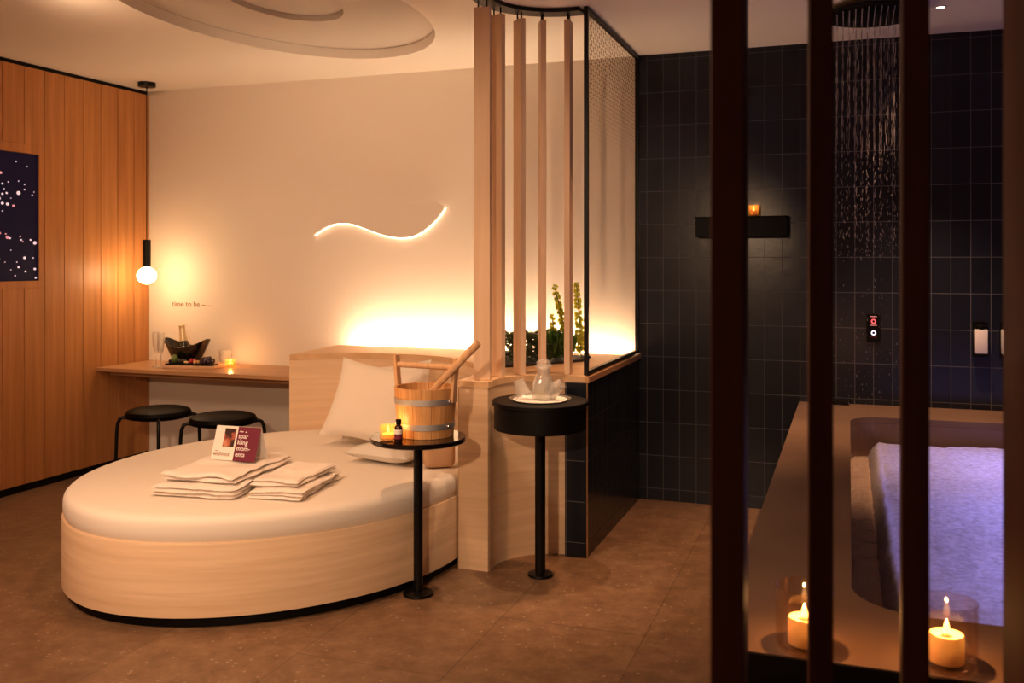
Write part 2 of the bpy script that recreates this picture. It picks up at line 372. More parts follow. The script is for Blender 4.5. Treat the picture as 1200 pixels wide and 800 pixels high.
# ceiling with oval recess
def ring_fill(bm, inner, rect, z, flip=False):
    x0, x1, y0, y1 = rect; cx = sum(p[0] for p in inner)/len(inner); cy = sum(p[1] for p in inner)/len(inner)
    angs = [(math.atan2(p[1]-cy, p[0]-cx), p) for p in inner]
    def hit(a):
        dx, dy = cos(a), sin(a); ts = []
        if abs(dx) > 1e-9: ts += [((x1 if dx > 0 else x0)-cx)/dx]
        if abs(dy) > 1e-9: ts += [((y1 if dy > 0 else y0)-cy)/dy]
        t = min(ts); return (cx+dx*t, cy+dy*t)
    vi = [bm.verts.new((p[0], p[1], z)) for a, p in angs]; vo_ = [bm.verts.new((*hit(a), z)) for a, p in angs]
    n = len(angs); corners = [(x0, y0), (x1, y0), (x1, y1), (x0, y1)]
    for i in range(n):
        j = (i+1) % n
        a0, a1 = angs[i][0], angs[j][0]
        cs = []
        for c in corners:
            ac = math.atan2(c[1]-cy, c[0]-cx); d = (ac-a0) % (2*pi)
            if d < (a1-a0) % (2*pi) and 1e-6 < d: cs.append(bm.verts.new((*c, z)))
        bm.faces.new([vi[i], vo_[i]]+cs+[vo_[j], vi[j]])
    return vi
NT = 96
def roval(s, z, c=(-2.60, 3.98)):
    return [(*oval(2*pi*i/NT, 0, .65*s, 1.06*s, c, 2.0, 0), z) for i in range(NT)]
bm = B_()
r0 = ring_fill(bm, [(p[0], p[1]) for p in roval(1, 0)], (XW-.1, XR, YF, YB), ZC)
prev = r0
for s, z in ((1.0, ZC+.055), (.997, ZC+.06), (.37, ZC+.06), (.37, ZC+.09)):
    cur = [bm.verts.new(p) for p in roval(s, z)]
    for i in range(NT): bm.faces.new((prev[i], prev[(i+1) % NT], cur[(i+1) % NT], cur[i]))
    prev = cur
top_ = bm.faces.new(prev)
co = struct('ceiling', bm, m_ceiling)
m_recess_shade = M('ceiling paint in recess shade', (.56, .50, .45), .9, spec=.1); co.data.materials.append(m_recess_shade)  # darker ceiling tone paints in the shade inside the recess
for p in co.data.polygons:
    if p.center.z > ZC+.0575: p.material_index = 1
struct('ceiling_slab', box(B_(), XW-.3, XR+.12, YF-.12, YB+.12, ZC+.22, ZC+.3), m_ceiling)

# ------------------------------------------------------------------ display on the boarded wall
t = thing('wall_display', 'dark display showing pale bokeh dots, set into the boarded wall', 'display', (XW-.012, 3.82, 1.275))
DX = XW-.0085
def py2(px, py):   # reading of dot places on the display plane
    u = (px-600)/1108; d = XW/(.942*u-.3356); return d*(.942+.3356*u), CAM_H-(py-305)*d/1108
dots = [(2, 202, 2), (4, 215, 1.5), (11, 213, 1), (23, 212, 1), (30, 216, 1), (30, 222, 1.2), (23, 226, 2.8), (9, 226, 1.5), (4, 227, 1.6), (0, 232, 2.6), (4, 238, 2.0),
        (10, 239, 2.2), (17, 241, 1.8), (39, 228.5, 1.1), (41, 225, .8), (45, 231, .9), (1, 273, 1.8), (8, 274, 1.2), (10, 278, 2.4), (13, 279, 1.3), (25, 277, 1.3), (26, 281, 1.3),
        (28, 283, 1.1), (37, 281, 1.4), (42, 284.5, 2.6), (46, 285, 1.5), (14, 293, .8), (0, 303, 1.5), (7, 307, .8), (21, 307, .9), (30, 302, 2.0), (40, 302, 1.1), (23, 313, 1.6),
        (31, 318, 1.4), (42, 315, 1.9), (14, 316, .8), (19, 323, 1.1), (43, 325.5, 1.5), (38, 328, 1.7), (20, 189, 1.2), (33, 195, .9), (14, 232, .8), (6, 221, .8), (4, 247, 1)]
bm = B_(); bm2 = B_(); scr = box(B_(), XW-.019, XW-.009, 3.132, 4.509, 1.277, 2.048)
rd = random.Random(3)
for k in range(90): dots.append((rd.uniform(-260, -3), rd.gauss(245, 40), rd.uniform(.8, 2.2)))
for k, (px, py, r) in enumerate(dots):
    yy, zz = py2(px, py) if px > -200 else (rd.uniform(3.2, 4.2), rd.uniform(1.3, 2.0))
    if not (3.15 < yy < 4.50 and 1.29 < zz < 2.03): continue
    rr_ = r*.0040
    vs_ = [scr.verts.new((DX, yy+1.0*rr_*cos(2*pi*q/14)*1.3, zz+rr_*sin(2*pi*q/14))) for q in range(14)]
    scr.faces.new(vs_).material_index = 2 if k in (0, 12, 16, 17, 18, 20, 22) else 1
so_ = obj('screen', scr, m_screen, t); so_.data.materials.append(m_bokeh); so_.data.materials.append(m_bokeh2)

# ------------------------------------------------------------------ built-in curved headboard, planter and partition body
L0 = radians(142); R0 = radians(14.5)
def body_poly(off, back=5.38, d=0.0):
    P = [oval(L0+(R0-L0)*i/48, off) for i in range(49)]
    P.append((-1.675, 3.97-d)); P.append((-1.53+d, 3.97-d))
    nc = (-1.24, 4.04); r = .29-d
    a0 = math.atan2(3.985-nc[1], -.285); a0 = pi+math.asin(.055/.29); a1 = pi/2+math.asin(.022/.29)+.02
    for i in range(22):
        a = a0+(a1-a0)*i/21; P.append((nc[0]+r*cos(a), nc[1]+r*sin(a)))
    P += [(-1.25, 4.325-d), (XP+d-.002, 4.325-d), (XP+d-.002, back), (-3.11, back)]
    return P
t = thing('headboard_planter', 'pale wood curved headboard and planter unit between bed and dark tiled partition', 'built-in', (-2.2, 5.2, 0))
obj('wooden_body', prism(B_(), body_poly(.012), 0, .825), m_lightwood, t, smooth=True)
obj('top_ledge', prism(B_(), body_poly(.010, d=.004), .826, .855, .002), m_ledge, t)
obj('led_strip', box(B_(), -3.03, -1.19, 5.40, 5.43, .79, .80), m_led, t)['label'] = 'glowing warm light strip'
obj('led_channel', box(B_(), -3.11, XP-.002, 5.381, 5.489, .74, .785), m_lightwood, t)
# dark tiles of the partition
pt = thing('tiled_partition', 'low partition clad in glossy dark navy tiles below the glass screen', 'partition', (XP, 4.9, 0))
obj('end_tiles', box(B_(), -1.268, XP, 4.306, 4.324, 0, .822), m_tile_n, pt)
obj('side_tiles', box(B_(), XP-.001, XP+.012, 4.306, 5.487, 0, .822), m_tile_y, pt)
obj('corner_trim', box(B_(), XP+.0121, XP+.016, 4.300, 4.312, 0, .822), m_brass, pt)
obj('cap_trim', box(B_(), XP+.0, XP+.022, 4.306, 5.487, .8225, .852, .002), m_counter, pt)

# glass screen
t = thing('glass_screen', 'tall black framed glass screen with fading dots on the tiled partition', 'screen', (XP, 4.33, .856))
obj('glass_pane', box(B_(), XP-.004, XP+.004, 4.35, 5.468, .876, ZC-.022), m_dotglass, t)
fr = B_()
box(fr, XP-.010, XP+.010, 4.33, 4.35, .856, ZC-.001); box(fr, XP-.010, XP+.010, 5.468, 5.488, .856, ZC-.001)
box(fr, XP-.010, XP+.010, 4.351, 5.467, .856, .876); box(fr, XP-.010, XP+.010, 4.351, 5.467, ZC-.022, ZC-.001)
obj('frame', fr, m_black, t)

# curved slat screen at the niche
NCX, NCY = -1.24, 4.04
slat_def = [(186, 0, 2.549, 'tallest pale slat, reaching down to the floor beside the bed'),
            (160.5, 0, 2.549, 'second pale slat from the bed, close behind the tall one'),
            (137, 0, 2.549, 'pale hanging slat at the middle of the curved row'),
            (117, 0, 2.549, 'narrow looking pale slat seen edge on behind the carafe'),
            (95, 0, 2.549, 'pale slat next to the black framed glass screen')]
tr_ = thing('slat_screen', 'curved screen of pale wooden slats hanging from a dark ceiling track round the niche', 'screen', (NCX, NCY, .857))
bm = B_(); arc = [radians(195-112*i/30) for i in range(31)]
pin = [(NCX+.285*cos(a), NCY+.285*sin(a)) for a in arc]; pout = [(NCX+.375*cos(a), NCY+.375*sin(a)) for a in arc]
prism(bm, pin+pout[::-1], ZC-.02, ZC-.001); obj('ceiling_track', bm, m_black, tr_)
for k, (deg, extra, ztop, lab) in enumerate(slat_def):
    a = radians(deg); c = Vector((NCX+.331*cos(a), NCY+.331*sin(a), 0)); rot = a+radians(extra); z0 = .857
    bm = B_(); box(bm, -.038, .038, -.014, .014, 0, ztop-z0, .0015, seg=1); bm.transform(Matrix.Translation((c.x, c.y, z0)) @ Matrix.Rotation(rot, 4, 'Z'))
    st = obj('slat', bm, m_slat, tr_)
    for q in (-.020, .020):
        bm = B_(); x_ = c.x+q*cos(rot); y_ = c.y+q*sin(rot); tube(bm, [(x_, y_, ztop-.001), (x_, y_, ZC-.021)], .004, 8); obj('hanger_rod', bm, m_black, st)

# ------------------------------------------------------------------ oval bed
bed = thing('oval_bed', 'large oval bed with pale wood base and white mattress', 'bed', (EC[0], EC[1], 0))
def oval_solid(bm, prof, n=120):
    rings = [[bm.verts.new((*oval(2*pi*i/n, off), z)) for i in range(n)] for off, z in prof]
    for a, b in zip(rings, rings[1:]):
        for i in range(n): bm.faces.new((a[i], a[(i+1) % n], b[(i+1) % n], b[i]))
    bm.faces.new(rings[0][::-1]); bm.faces.new(rings[-1]); return bm
obj('plinth', oval_solid(B_(), [(-.03, .001), (-.03, .044)]), m_blackmatt, bed)
obj('frame', oval_solid(B_(), [(0, .045), (0, .320), (-.003, .326), (-.03, .327)]), m_lightwood, bed, True)
bm = oval_solid(B_(), [(-.03, .30), (-.012, .332), (-.007, .345), (-.005, .365), (-.006, .392), (-.011, .407), (-.022, .418), (-.036, .423), (-.07, .4255), (-.3, .427)])
obj('mattress', bm, m_sheet, bed, True)
ZM = .4275

# pillows
def pillow_mesh(wd, ht, th, seed=0, n=22):
    bm = B_(); top = {}; bot = {}; rr_ = random.Random(seed)
    for i in range(n+1):
        for j in range(n+1):
            u = 2*i/n-1; v = 2*j/n-1
            pin_ = 1-.10*(1-abs(u)**2)*abs(v)**3; piv = 1-.10*(1-abs(v)**2)*abs(u)**3
            x = u*wd/2*piv; y = v*ht/2*pin_
            hgt = th/2*((1-abs(u)**3.2)*(1-abs(v)**3.2))**.55
            w_ = noise.noise((x*6+seed, y*6, seed))*.010*(hgt/(th/2)+.15)
            top[i, j] = bm.verts.new((x, y, hgt+w_))
            edge = i in (0, n) or j in (0, n)
            bot[i, j] = top[i, j] if edge else bm.verts.new((x, y, -hgt*.9+w_))
    for i in range(n):
        for j in range(n):
            bm.faces.new((top[i, j], top[i+1, j], top[i+1, j+1], top[i, j+1]))
            q = [bot[i, j], bot[i, j+1], bot[i+1, j+1], bot[i+1, j]]
            if len(set(q)) == 4:
                try: bm.faces.new(q)
                except ValueError: pass
    return bm
def pillow(name, label, wd, ht, th, loc, rx, rz, ry=0, mat=None, seed=0):
    bm = pillow_mesh(wd, ht, th, seed)
    bm.transform(Matrix.Rotation(rz, 4, 'Z') @ Matrix.Rotation(rx, 4, 'X') @ Matrix.Rotation(ry, 4, 'Z'))
    zmin = min(v.co.z for v in bm.verts)
    bm.transform(Matrix.Translation((0, 0, -zmin)))
    o = obj(name, bm, mat or m_pillow, None, True); o.location = loc
    return tag(o, label, 'pillow')
pillow('pillow', 'large square white pillow leaning on the headboard, in front of another', .46, .43, .13, (-2.36, 4.42, ZM), radians(66), radians(8), radians(-9), m_pillow, 1)
pillow('pillow', 'white pillow mostly hidden behind the large square one', .50, .42, .13, (-2.36, 4.60, ZM), radians(66), radians(12), radians(6), m_pillow, 5)
pillow('pillow', 'greyish white pillow lying flat under the bucket table edge', .36, .30, .09, (-2.09, 4.13, ZM+.004), radians(0), radians(-8), 0, m_pillow_grey, 9)
co_ = obj('cushion', box(B_(), -1.895, -1.745, 4.03, 4.13, ZM+.003, ZM+.12, .028, rot=Matrix.Rotation(radians(32), 4, 'Z'), seg=4), m_tan, None, True); tag(co_, 'small tan cushion at the right edge of the bed, behind the side table', 'cushion')

# towels: folded layered slabs
def towel(label, cx, cy, z, wd, ln, h, rot, layers, seed, group='folded towels on the bed'):
    bm = B_(); nz = layers; rr_ = random.Random(seed); lh = h/layers
    nx, ny = 30, 36
    for l in range(layers):
        sx = rr_.uniform(-.006, .006); sy = rr_.uniform(-.006, .006); x0 = -wd/2+sx; g_ = {}
        for s_ in (0, 1):
            for i in range(nx+1):
                for j in range(ny+1):
                    u = i/nx; v = j/ny; e = min(u, 1-u)*wd; f = min(v, 1-v)*ln
                    rnd = sqrt(max(0, 1-max(0, 1-min(e, f)/(lh*.8))**2))
                    x = x0+u*wd; y = -ln/2+sy+v*ln
                    wv = noise.noise((x*8+seed, y*8, seed))*.012+noise.noise((x*20+seed, y*20, l+seed))*.003
                    zc = lh*(l+.5); zz = zc+(lh*.47*rnd)*(1 if s_ else -1)+wv*(.35+.65*l/max(1, layers-1)) if (l or s_) else zc-lh*.47*rnd
                    hx = noise.noise((y*7, l*2.0+seed, 3.))*.022+noise.noise((y*22, l+seed, 1.))*.006; hy = noise.noise((x*7, l*2.0+seed, 8.))*.022+noise.noise((x*22, l+seed, 4.))*.006
                    g_[s_, i, j] = bm.verts.new((x+hx, y+hy, max(0, zz)))
        for i in range(nx):
            for j in range(ny):
                for s_ in (0, 1): bm.faces.new((g_[s_, i, j], g_[s_, i+1, j], g_[s_, i+1, j+1], g_[s_, i, j+1]))
        for i in range(nx):
            for j in (0, ny): bm.faces.new((g_[0, i, j], g_[0, i+1, j], g_[1, i+1, j], g_[1, i, j]))
        for j in range(ny):
            for i in (0, nx): bm.faces.new((g_[0, i, j], g_[0, i, j+1], g_[1, i, j+1], g_[1, i, j]))
    bm.transform(Matrix.Rotation(rot, 4, 'Z'))
    o = obj('folded_towel', bm, m_towel, None, True); o.location = (cx, cy, z)
    return tag(o, label, 'towel', group)
RT = radians(48)
towel('large folded white towel at the bottom of the left pile on the bed', -2.565, 3.475, ZM+.002, .37, .57, .046, radians(8), 3, 1)
towel('white folded towel on top of the left pile, under the card', -2.560, 3.500, ZM+.053, .34, .51, .034, radians(5), 2, 2)
towel('folded white towel at the bottom of the right pile', -2.220, 3.490, ZM+.002, .235, .42, .038, radians(8), 3, 3)
towel('small folded white towel on top of the right pile', -2.232, 3.505, ZM+.045, .21, .37, .026, radians(4), 2, 4)

# tent card
t = thing('tent_card', 'folded white and maroon card standing on the left towel pile', 'card', (-2.555, 3.505, ZM+.092))
yaw = radians(2); lean = radians(20)
MC = Matrix.Translation(t.location) @ Matrix.Rotation(yaw, 4, 'Z') @ Matrix.Rotation(-lean, 4, 'X')
cw, ch = .225, .150
def cbox(x0, x1, z0, z1, y0=0, y1=.0012):
    b = box(B_(), x0, x1, y0, y1, z0, z1); b.transform(MC); return b
obj('white_page', cbox(-cw/2, .0, 0, ch), m_paper, t); obj('maroon_page', cbox(.0002, cw/2, 0, ch), m_maroon, t)
b = box(B_(), -cw/2, cw/2, 0, .0012, 0, ch); b.transform(Matrix.Translation(t.location) @ Matrix.Rotation(yaw, 4, 'Z') @ Matrix.Translation((0, 2*ch*sin(lean)+.003, 0)) @ Matrix.Rotation(lean, 4, 'X'))
obj('back_page', b, m_paper, t)
obj('photograph', cbox(-.065, -.008, .058, .140, -.0008, -.0001), m_photo, t)
XT = Matrix.Rotation(pi/2, 4, 'X')
text_mesh('wellviest', .024, MC @ Matrix.Translation((-.104, -.0008, .018)) @ XT, 'lettering', m_brownprint, t, .0003)
text_mesh('~', .03, MC @ Matrix.Translation((-.098, -.0008, .031)) @ XT, 'lettering', m_brownprint, t, .0003)
text_mesh('spar\nkling\nmom-\nents', .029, MC @ Matrix.Translation((.008, -.0008, .099)) @ XT, 'lettering', m_print, t, .0003, .92, .0002)
text_mesh('~ -', .033, MC @ Matrix.Translation((.010, -.0008, .120)) @ XT, 'lettering', m_print, t, .0003, 1, .0005)

# ------------------------------------------------------------------ counter and what stands on it
ZK = .69
ct_ = thing('wall_counter', 'long oak counter under the pendant lamp along the cream wall', 'counter', (-3.9, 5.23, ZK-.05))
obj('worktop', box(B_(), -4.698, -3.125, 4.98, 5.488, ZK-.025, ZK, .002), m_counter, ct_)
obj('front_rail', box(B_(), -4.698, -3.125, 5.10, 5.13, ZK-.062, ZK-.026), m_counter, ct_)

def stool(loc, rz, label):
    t = thing('stool', label, 'stool', (0, 0, 0), 'black stools under the counter')
    obj('seat', lathe(B_(), [(0, .438), (.15, .438), (.184, .446), (.194, .466), (.184, .486), (.155, .497), (.08, .501), (0, .501)], seg=48), m_seat, t, True)
    for k in range(4):
        a = pi/2*k; pts = []
        for r, z in ((.12, .436), (.17, .446), (.200, .453), (.219, .444), (.231, .418), (.236, .37), (.241, .2), (.246, .0)): pts.append((r*cos(a), r*sin(a), z))
        obj('leg', tube(B_(), pts, .011, 10), m_black, t, True)
    t.location = loc; t.rotation_euler = (0, 0, rz); return t
s1 = stool((-3.975, 4.72, 0), radians(40), 'black round stool nearer the boarded wall, under the counter')
s2 = copy_tree(s1); s2.location = (-3.46, 4.66, 0); s2.rotation_euler = (0, 0, radians(37)); s2['label'] = 'black round stool nearer the headboard, half hidden behind the bed'

# champagne bucket
t = thing('champagne_bucket', 'glossy dark boat-shaped champagne bucket on the counter', 'bucket', (-4.205, 5.27, ZK+.022))
bm = B_(); n = 48; prof = [(.55, 0), (.60, .01), (.72, .05), (.85, .10), (.97, .15)]
rings = []
for f, z in prof:
    ring = []
    for i in range(n):
        a = 2*pi*i/n; lift = (abs(cos(a))**2.5)*.055*(z/.15)
        ring.append(bm.verts.new((-4.205+.165*f*cos(a)*(1+.12*z/.15*abs(cos(a))), 5.27+.10*f*sin(a), ZK+.022+z*.72+lift)))
    rings.append(ring)
inner = []
for (f, z) in reversed(prof[1:]):
    ring = []
    for i in range(n):
        a = 2*pi*i/n; lift = (abs(cos(a))**2.5)*.055*(z/.15)
        ring.append(bm.verts.new((-4.205+.165*(f-.05)*cos(a)*(1+.12*z/.15*abs(cos(a))), 5.27+.10*(f-.05)*sin(a), ZK+.024+z*.72+lift)))
    inner.append(ring)
allr = rings+inner
bm.faces.new(allr[0][::-1]); bm.faces.new(allr[-1])
for a_, b_ in zip(allr, allr[1:]):
    for i in range(n): bm.faces.new((a_[i], a_[(i+1) % n], b_[(i+1) % n], b_[i]))
obj('vessel', bm, m_blackgloss, t, True)
t = thing('champagne_bottle', 'champagne bottle with gold foil neck standing in the dark bucket', 'bottle', (-4.215, 5.27, ZK+.042))
tilt = Matrix.Translation(t.location) @ Matrix.Rotation(radians(-8), 4, 'Y')
def tl_(bm): bm.transform(tilt); return bm
obj('bottle_body', tl_(lathe(B_(), [(0, 0), (.036, 0), (.038, .01), (.038, .10), (.030, .118), (.026, .127)], seg=28)), m_bottleglass, t, True)
obj('foil_neck', tl_(lathe(B_(), [(.027, .128), (.0235, .15), (.0195, .185), (.0180, .212), (.0205, .215), (.0205, .232), (.012, .238), (0, .239)], seg=28)), m_gold, t, True)
# flutes
def flute(x, y, label):
    t = thing('champagne_flute', label, 'glass', (x, y, ZK), 'champagne flutes on the counter')
    obj('bowl', lathe(B_(), [(.004, .085), (.014, .10), (.022, .14), (.025, .19), (.0235, .232), (.0220, .232), (.0232, .19), (.020, .14), (.012, .105), (0, .10)], x, y, 24, cap=False) if False else
        lathe(B_(), [(.004, ZK+.085), (.014, ZK+.10), (.022, ZK+.14), (.025, ZK+.19), (.0235, ZK+.232), (.0220, ZK+.232), (.0232, ZK+.19), (.020, ZK+.14), (.012, ZK+.105)], x, y, 24, cap=False), m_glass, t, True)
    obj('stem', lathe(B_(), [(0, ZK+.001), (.028, ZK+.001), (.028, ZK+.003), (.005, ZK+.008), (.004, ZK+.084)], x, y, 24), m_glass, t, True)
flute(-4.345, 5.135, 'clear champagne flute nearest the boarded wall')
flute(-4.29, 5.115, 'clear champagne flute standing close to the dark bucket')
lathe_g = lambda prof, x, y, z, seg=28, cap=False: lathe(B_(), [(r, z+h) for r, h in prof], x, y, seg, cap)
g_ = obj('tumbler', lathe_g([(0, .001), (.034, .001), (.042, .05), (.044, .10), (.042, .10), (.040, .05), (.032, .006)], -4.0, 5.41, ZK+.0, 28), m_glass, None, True, origin=(0, 0, 0))
tag(g_, 'clear empty glass behind the fruit platter, right of the dark bucket', 'glass')
# board, slate, food
b = obj('serving_board', box(B_(), -4.27, -3.90, 5.10, 5.38, ZK+.001, ZK+.020, .003, rot=Matrix.Rotation(radians(6), 4, 'Z')), m_board, None); tag(b, 'pale wooden serving board under the dark bucket and the platter', 'board')
PLX, PLY, PLZ = -4.085, 5.165, ZK+.0215
b = obj('slate_platter', box(B_(), PLX-.175, PLX+.175, PLY-.035, PLY+.040, PLZ, PLZ+.008, .002, rot=Matrix.Rotation(radians(6), 4, 'Z')), m_blackmatt, None); tag(b, 'narrow black slate platter of fruit in front of the dark bucket', 'platter')
m_straw = M('strawberry', (.42, .03, .03), .3); m_grape = M('dark grape', (.03, .012, .03), .2); m_melon = M('melon', (.70, .38, .16), .4); m_kiwi = M('green fruit', (.10, .16, .03), .4); m_cheese = M('pale fruit', (.75, .50, .25), .5)
ZT = PLZ+.0085
def dab(name, label, cat, x, y, r, mat, sx=1, sy=1, sz=1, group=None):
    x = PLX+(x-PLX)*1.12; r *= 1.35
    o = obj(name, ico(B_(), (x, y, ZT+r*sz), r, sx, sy, sz), mat, None, True); tag(o, label, cat, group)
    return o
for k, (dx, dy) in enumerate(((.07, 0), (.09, .01), (.11, -.003), (.13, .006), (.08, -.016), (.10, -.018), (.12, -.012), (.085, .022), (.108, .022), (.13, .028))):
    dab('dark_grape', 'dark grape in the cluster at the right end of the slate platter', 'grape', PLX+dx, PLY+dy+.008, .0095+.002*(k%3), m_grape, sz=1.4, group='dark grapes on the platter')
for k, (dx, dy) in enumerate(((-.005, .0), (.012, .012), (-.015, .02))):
    dab('strawberry', 'red strawberry piece at the platter middle, '+('centre one', 'right one', 'left rear one')[k], 'strawberry', PLX+dx, PLY+dy, .010, m_straw, sx=1.1, sz=1.2, group='strawberries on the platter')
for k, (dx, dy) in enumerate(((.03, -.004), (.045, .002), (.038, -.02))):
    dab('melon_piece', 'orange fruit piece between strawberries and grapes, '+('left one', 'right one', 'front one')[k], 'fruit', PLX+dx, PLY+dy, .0085, m_melon, group='orange fruit pieces on the platter')
dab('fig', 'green fruit at the left end of the slate platter', 'fruit', PLX-.115, PLY-.008, .017, m_kiwi, sz=1.25)
dab('dark_olive', 'dark round fruit at the far left tip of the platter', 'fruit', PLX-.143, PLY-.012, .009, m_grape)
for k, (dx, dy) in enumerate(((-.085, .0), (-.065, .003), (-.045, -.004))):
    dab('dark_berry', 'dark berry between green fruit and strawberries, '+('left one', 'middle one', 'right one')[k], 'berry', PLX+dx, PLY+dy, .011, M('berry%d' % k, (.04, .03, .015), .4), group='dark berries on the platter')
dab('cheese_piece', 'pale cheese piece in front of the strawberries', 'cheese', PLX-.028, PLY-.012, .009, m_cheese, sx=1.6, sz=.7)

def candle_glass(name, label, x, y, z, rg, hg, rw, hw, power, gm=None, fl=1.0, group=None):
    t = thing(name, label, 'candle', (x, y, z), group)
    obj('glass_cup', lathe_g([(0, .0005), (rg*.9, .0005), (rg, .006), (rg, hg), (rg-.0025, hg), (rg-.0025, .007), (rg*.8, .004)], x, y, z, 32), gm or m_amberglass, t, True)
    zb = z+.0075
    w_ = obj('wax', lathe(B_(), [(0, zb), (rw*.98, zb), (rw, zb+.002), (rw, zb+hw-.002), (rw*.93, zb+hw), (rw*.5, zb+hw-.002), (0, zb+hw-.003)], x, y, 28), m_wax, t, True)
    zf = zb+hw
    obj('wick', tube(B_(), [(x, y, zf-.002), (x, y, zf+.004*fl)], .0008, 6), m_blackmatt, w_)
    obj('flame', lathe(B_(), [(0, zf+.003*fl), (.0032*fl, zf+.006*fl), (.0045*fl, zf+.010*fl), (.0035*fl, zf+.017*fl), (.0015*fl, zf+.025*fl), (0, zf+.030*fl)], x, y, 14), m_flame, t, True)
    lo = lamp('candle_light', 'POINT', (x, y, zf+.034*fl), power, AMBER, shadow_soft_size=.0012)
    return t
candle_glass('tealight', 'lit tealight glowing at the right end of the oak counter group', -3.885, 5.31, ZK, .034, .05, .019, .016, .8)

# ------------------------------------------------------------------ pendant
PX, PY = -4.478, 5.2
t = thing('pendant_lamp', 'slim black pendant lamp with a lit globe bulb', 'lamp', (PX, PY, ZC))
obj('canopy', lathe(B_(), [(0, ZC-.03), (.055, ZC-.03), (.058, ZC-.027), (.058, ZC-.001), (0, ZC-.001)], PX, PY, 32), m_black, t, True)
obj('cable', tube(B_(), [(PX, PY, ZC-.03), (PX, PY, 1.54)], .003, 8), m_black, t)
obj('lamp_holder', lathe(B_(), [(0, 1.355), (.024, 1.355), (.027, 1.358), (.027, 1.537), (.024, 1.54), (0, 1.54)], PX, PY, 32), m_black, t, True)
obj('globe_bulb', lathe(B_(), [(.0, 1.24)]+[(.063*cos(a), 1.297+.057*sin(a)) for a in [radians(-80+160*i/14) for i in range(15)]]+[(0, 1.354)], PX, PY, 32), m_bulb, t, True)

# ------------------------------------------------------------------ wave shaped wall light
bot = [(-3.343, 1.566), (-3.29, 1.600), (-3.22, 1.631), (-3.15, 1.643), (-3.06, 1.637), (-2.96, 1.607), (-2.85, 1.570), (-2.77, 1.552), (-2.70, 1.545), (-2.62, 1.553), (-2.54, 1.590), (-2.47, 1.645), (-2.42, 1.700), (-2.397, 1.736)]
topc = [(-3.26, 1.84), (-3.19, 1.872), (-3.10, 1.885), (-3.0, 1.872), (-2.9, 1.835), (-2.8, 1.79), (-2.7, 1.765), (-2.62, 1.762), (-2.55, 1.775), (-2.49, 1.79)]
def smooth_curve(P, n=64):
    out = []
    for k in range(n+1):
        s = k/n*(len(P)-1); i = min(int(s), len(P)-2); f = s-i
        p0 = P[max(i-1, 0)]; p1 = P[i]; p2 = P[i+1]; p3 = P[min(i+2, len(P)-1)]
        out.append(tuple(.5*((2*p1[c])+(-p0[c]+p2[c])*f+(2*p0[c]-5*p1[c]+4*p2[c]-p3[c])*f*f+(-p0[c]+3*p1[c]-3*p2[c]+p3[c])*f**3) for c in (0, 1)))
    return out
sb = smooth_curve(bot); stp = smooth_curve(topc)
t = thing('wave_light', 'plaster wave relief on the cream wall, glowing along its lower edge', 'wall light', (-2.87, YB, 1.6))
bm = B_(); YA, YC = YB-.022, YB-.012
fv = []
for (a, b) in zip(sb, stp):
    mid = [(a[0]+(b[0]-a[0])*k/6, a[1]+(b[1]-a[1])*k/6) for k in range(7)]
    fv.append([[bm.verts.new((x, YB-.003-.030*(1-(k/6)), z)) for k, (x, z) in enumerate(mid)], [bm.verts.new((x, YB-.0015-.014*(1-k/6), z)) for k, (x, z) in enumerate(mid)]])
for A, B2 in zip(fv, fv[1:]):
    for s_ in (0, 1):
        for k in range(6): bm.faces.new((A[s_][k], B2[s_][k], B2[s_][k+1], A[s_][k+1]))
    for k in (0, 6): bm.faces.new((A[0][k], B2[0][k], B2[1][k], A[1][k]))
for A in (fv[0], fv[-1]):
    for k in range(6): bm.faces.new((A[0][k], A[0][k+1], A[1][k+1], A[1][k]))
obj('relief', bm, m_plaster, t)
bm = B_(); NB = len(sb)
tube(bm, [(x+.0, YB-.008, z-.003) for x, z in sb], [.0025+.0015*sin(pi*min(1, i/(NB-1)*1.0)) for i in range(NB)], 8)
obj('light_line', bm, m_ledwave, t, True)

# wall lettering
t = thing('wall_lettering', 'small brown wall lettering reading time to be above the counter', 'lettering', (-4.5, YB, 1.08))
text_mesh('time to be', .056, Matrix.Translation((-4.505, YB-.003, 1.075)) @ XT, 'letters', m_brownprint, t, .001)
text_mesh('~ -', .062, Matrix.Translation((-4.252, YB-.003, 1.070)) @ XT, 'letters', m_brownprint, t, .001)

# ------------------------------------------------------------------ bucket table
TX, TY, TZ = -1.70, 3.60, .665
t = thing('side_table', 'slim round black table beside the bed carrying the bucket', 'table', (TX, TY, 0))
obj('tabletop', lathe(B_(), [(0, TZ-.022), (.195, TZ-.022), (.201, TZ-.018), (.201, TZ-.003), (.198, TZ), (0, TZ)], TX, TY, 64), m_blackgloss, t, True)
obj('pole', lathe(B_(), [(0, .018), (.0195, .018), (.0195, TZ-.023), (0, TZ-.023)], TX, TY, 24), m_black, t, True)
obj('base', lathe(B_(), [(0, .001), (.062, .001), (.064, .004), (.062, .012), (.03, .0175), (0, .0176)], TX, TY, 40), m_black, t, True)
BX, BY = TX+.018, TY+.035
t = thing('sauna_bucket', 'wooden sauna bucket with two steel hoops on the bedside table', 'bucket', (BX, BY, TZ))
R0_, R1_, BH = .118, .132, .205
bm = B_(); NS = 20
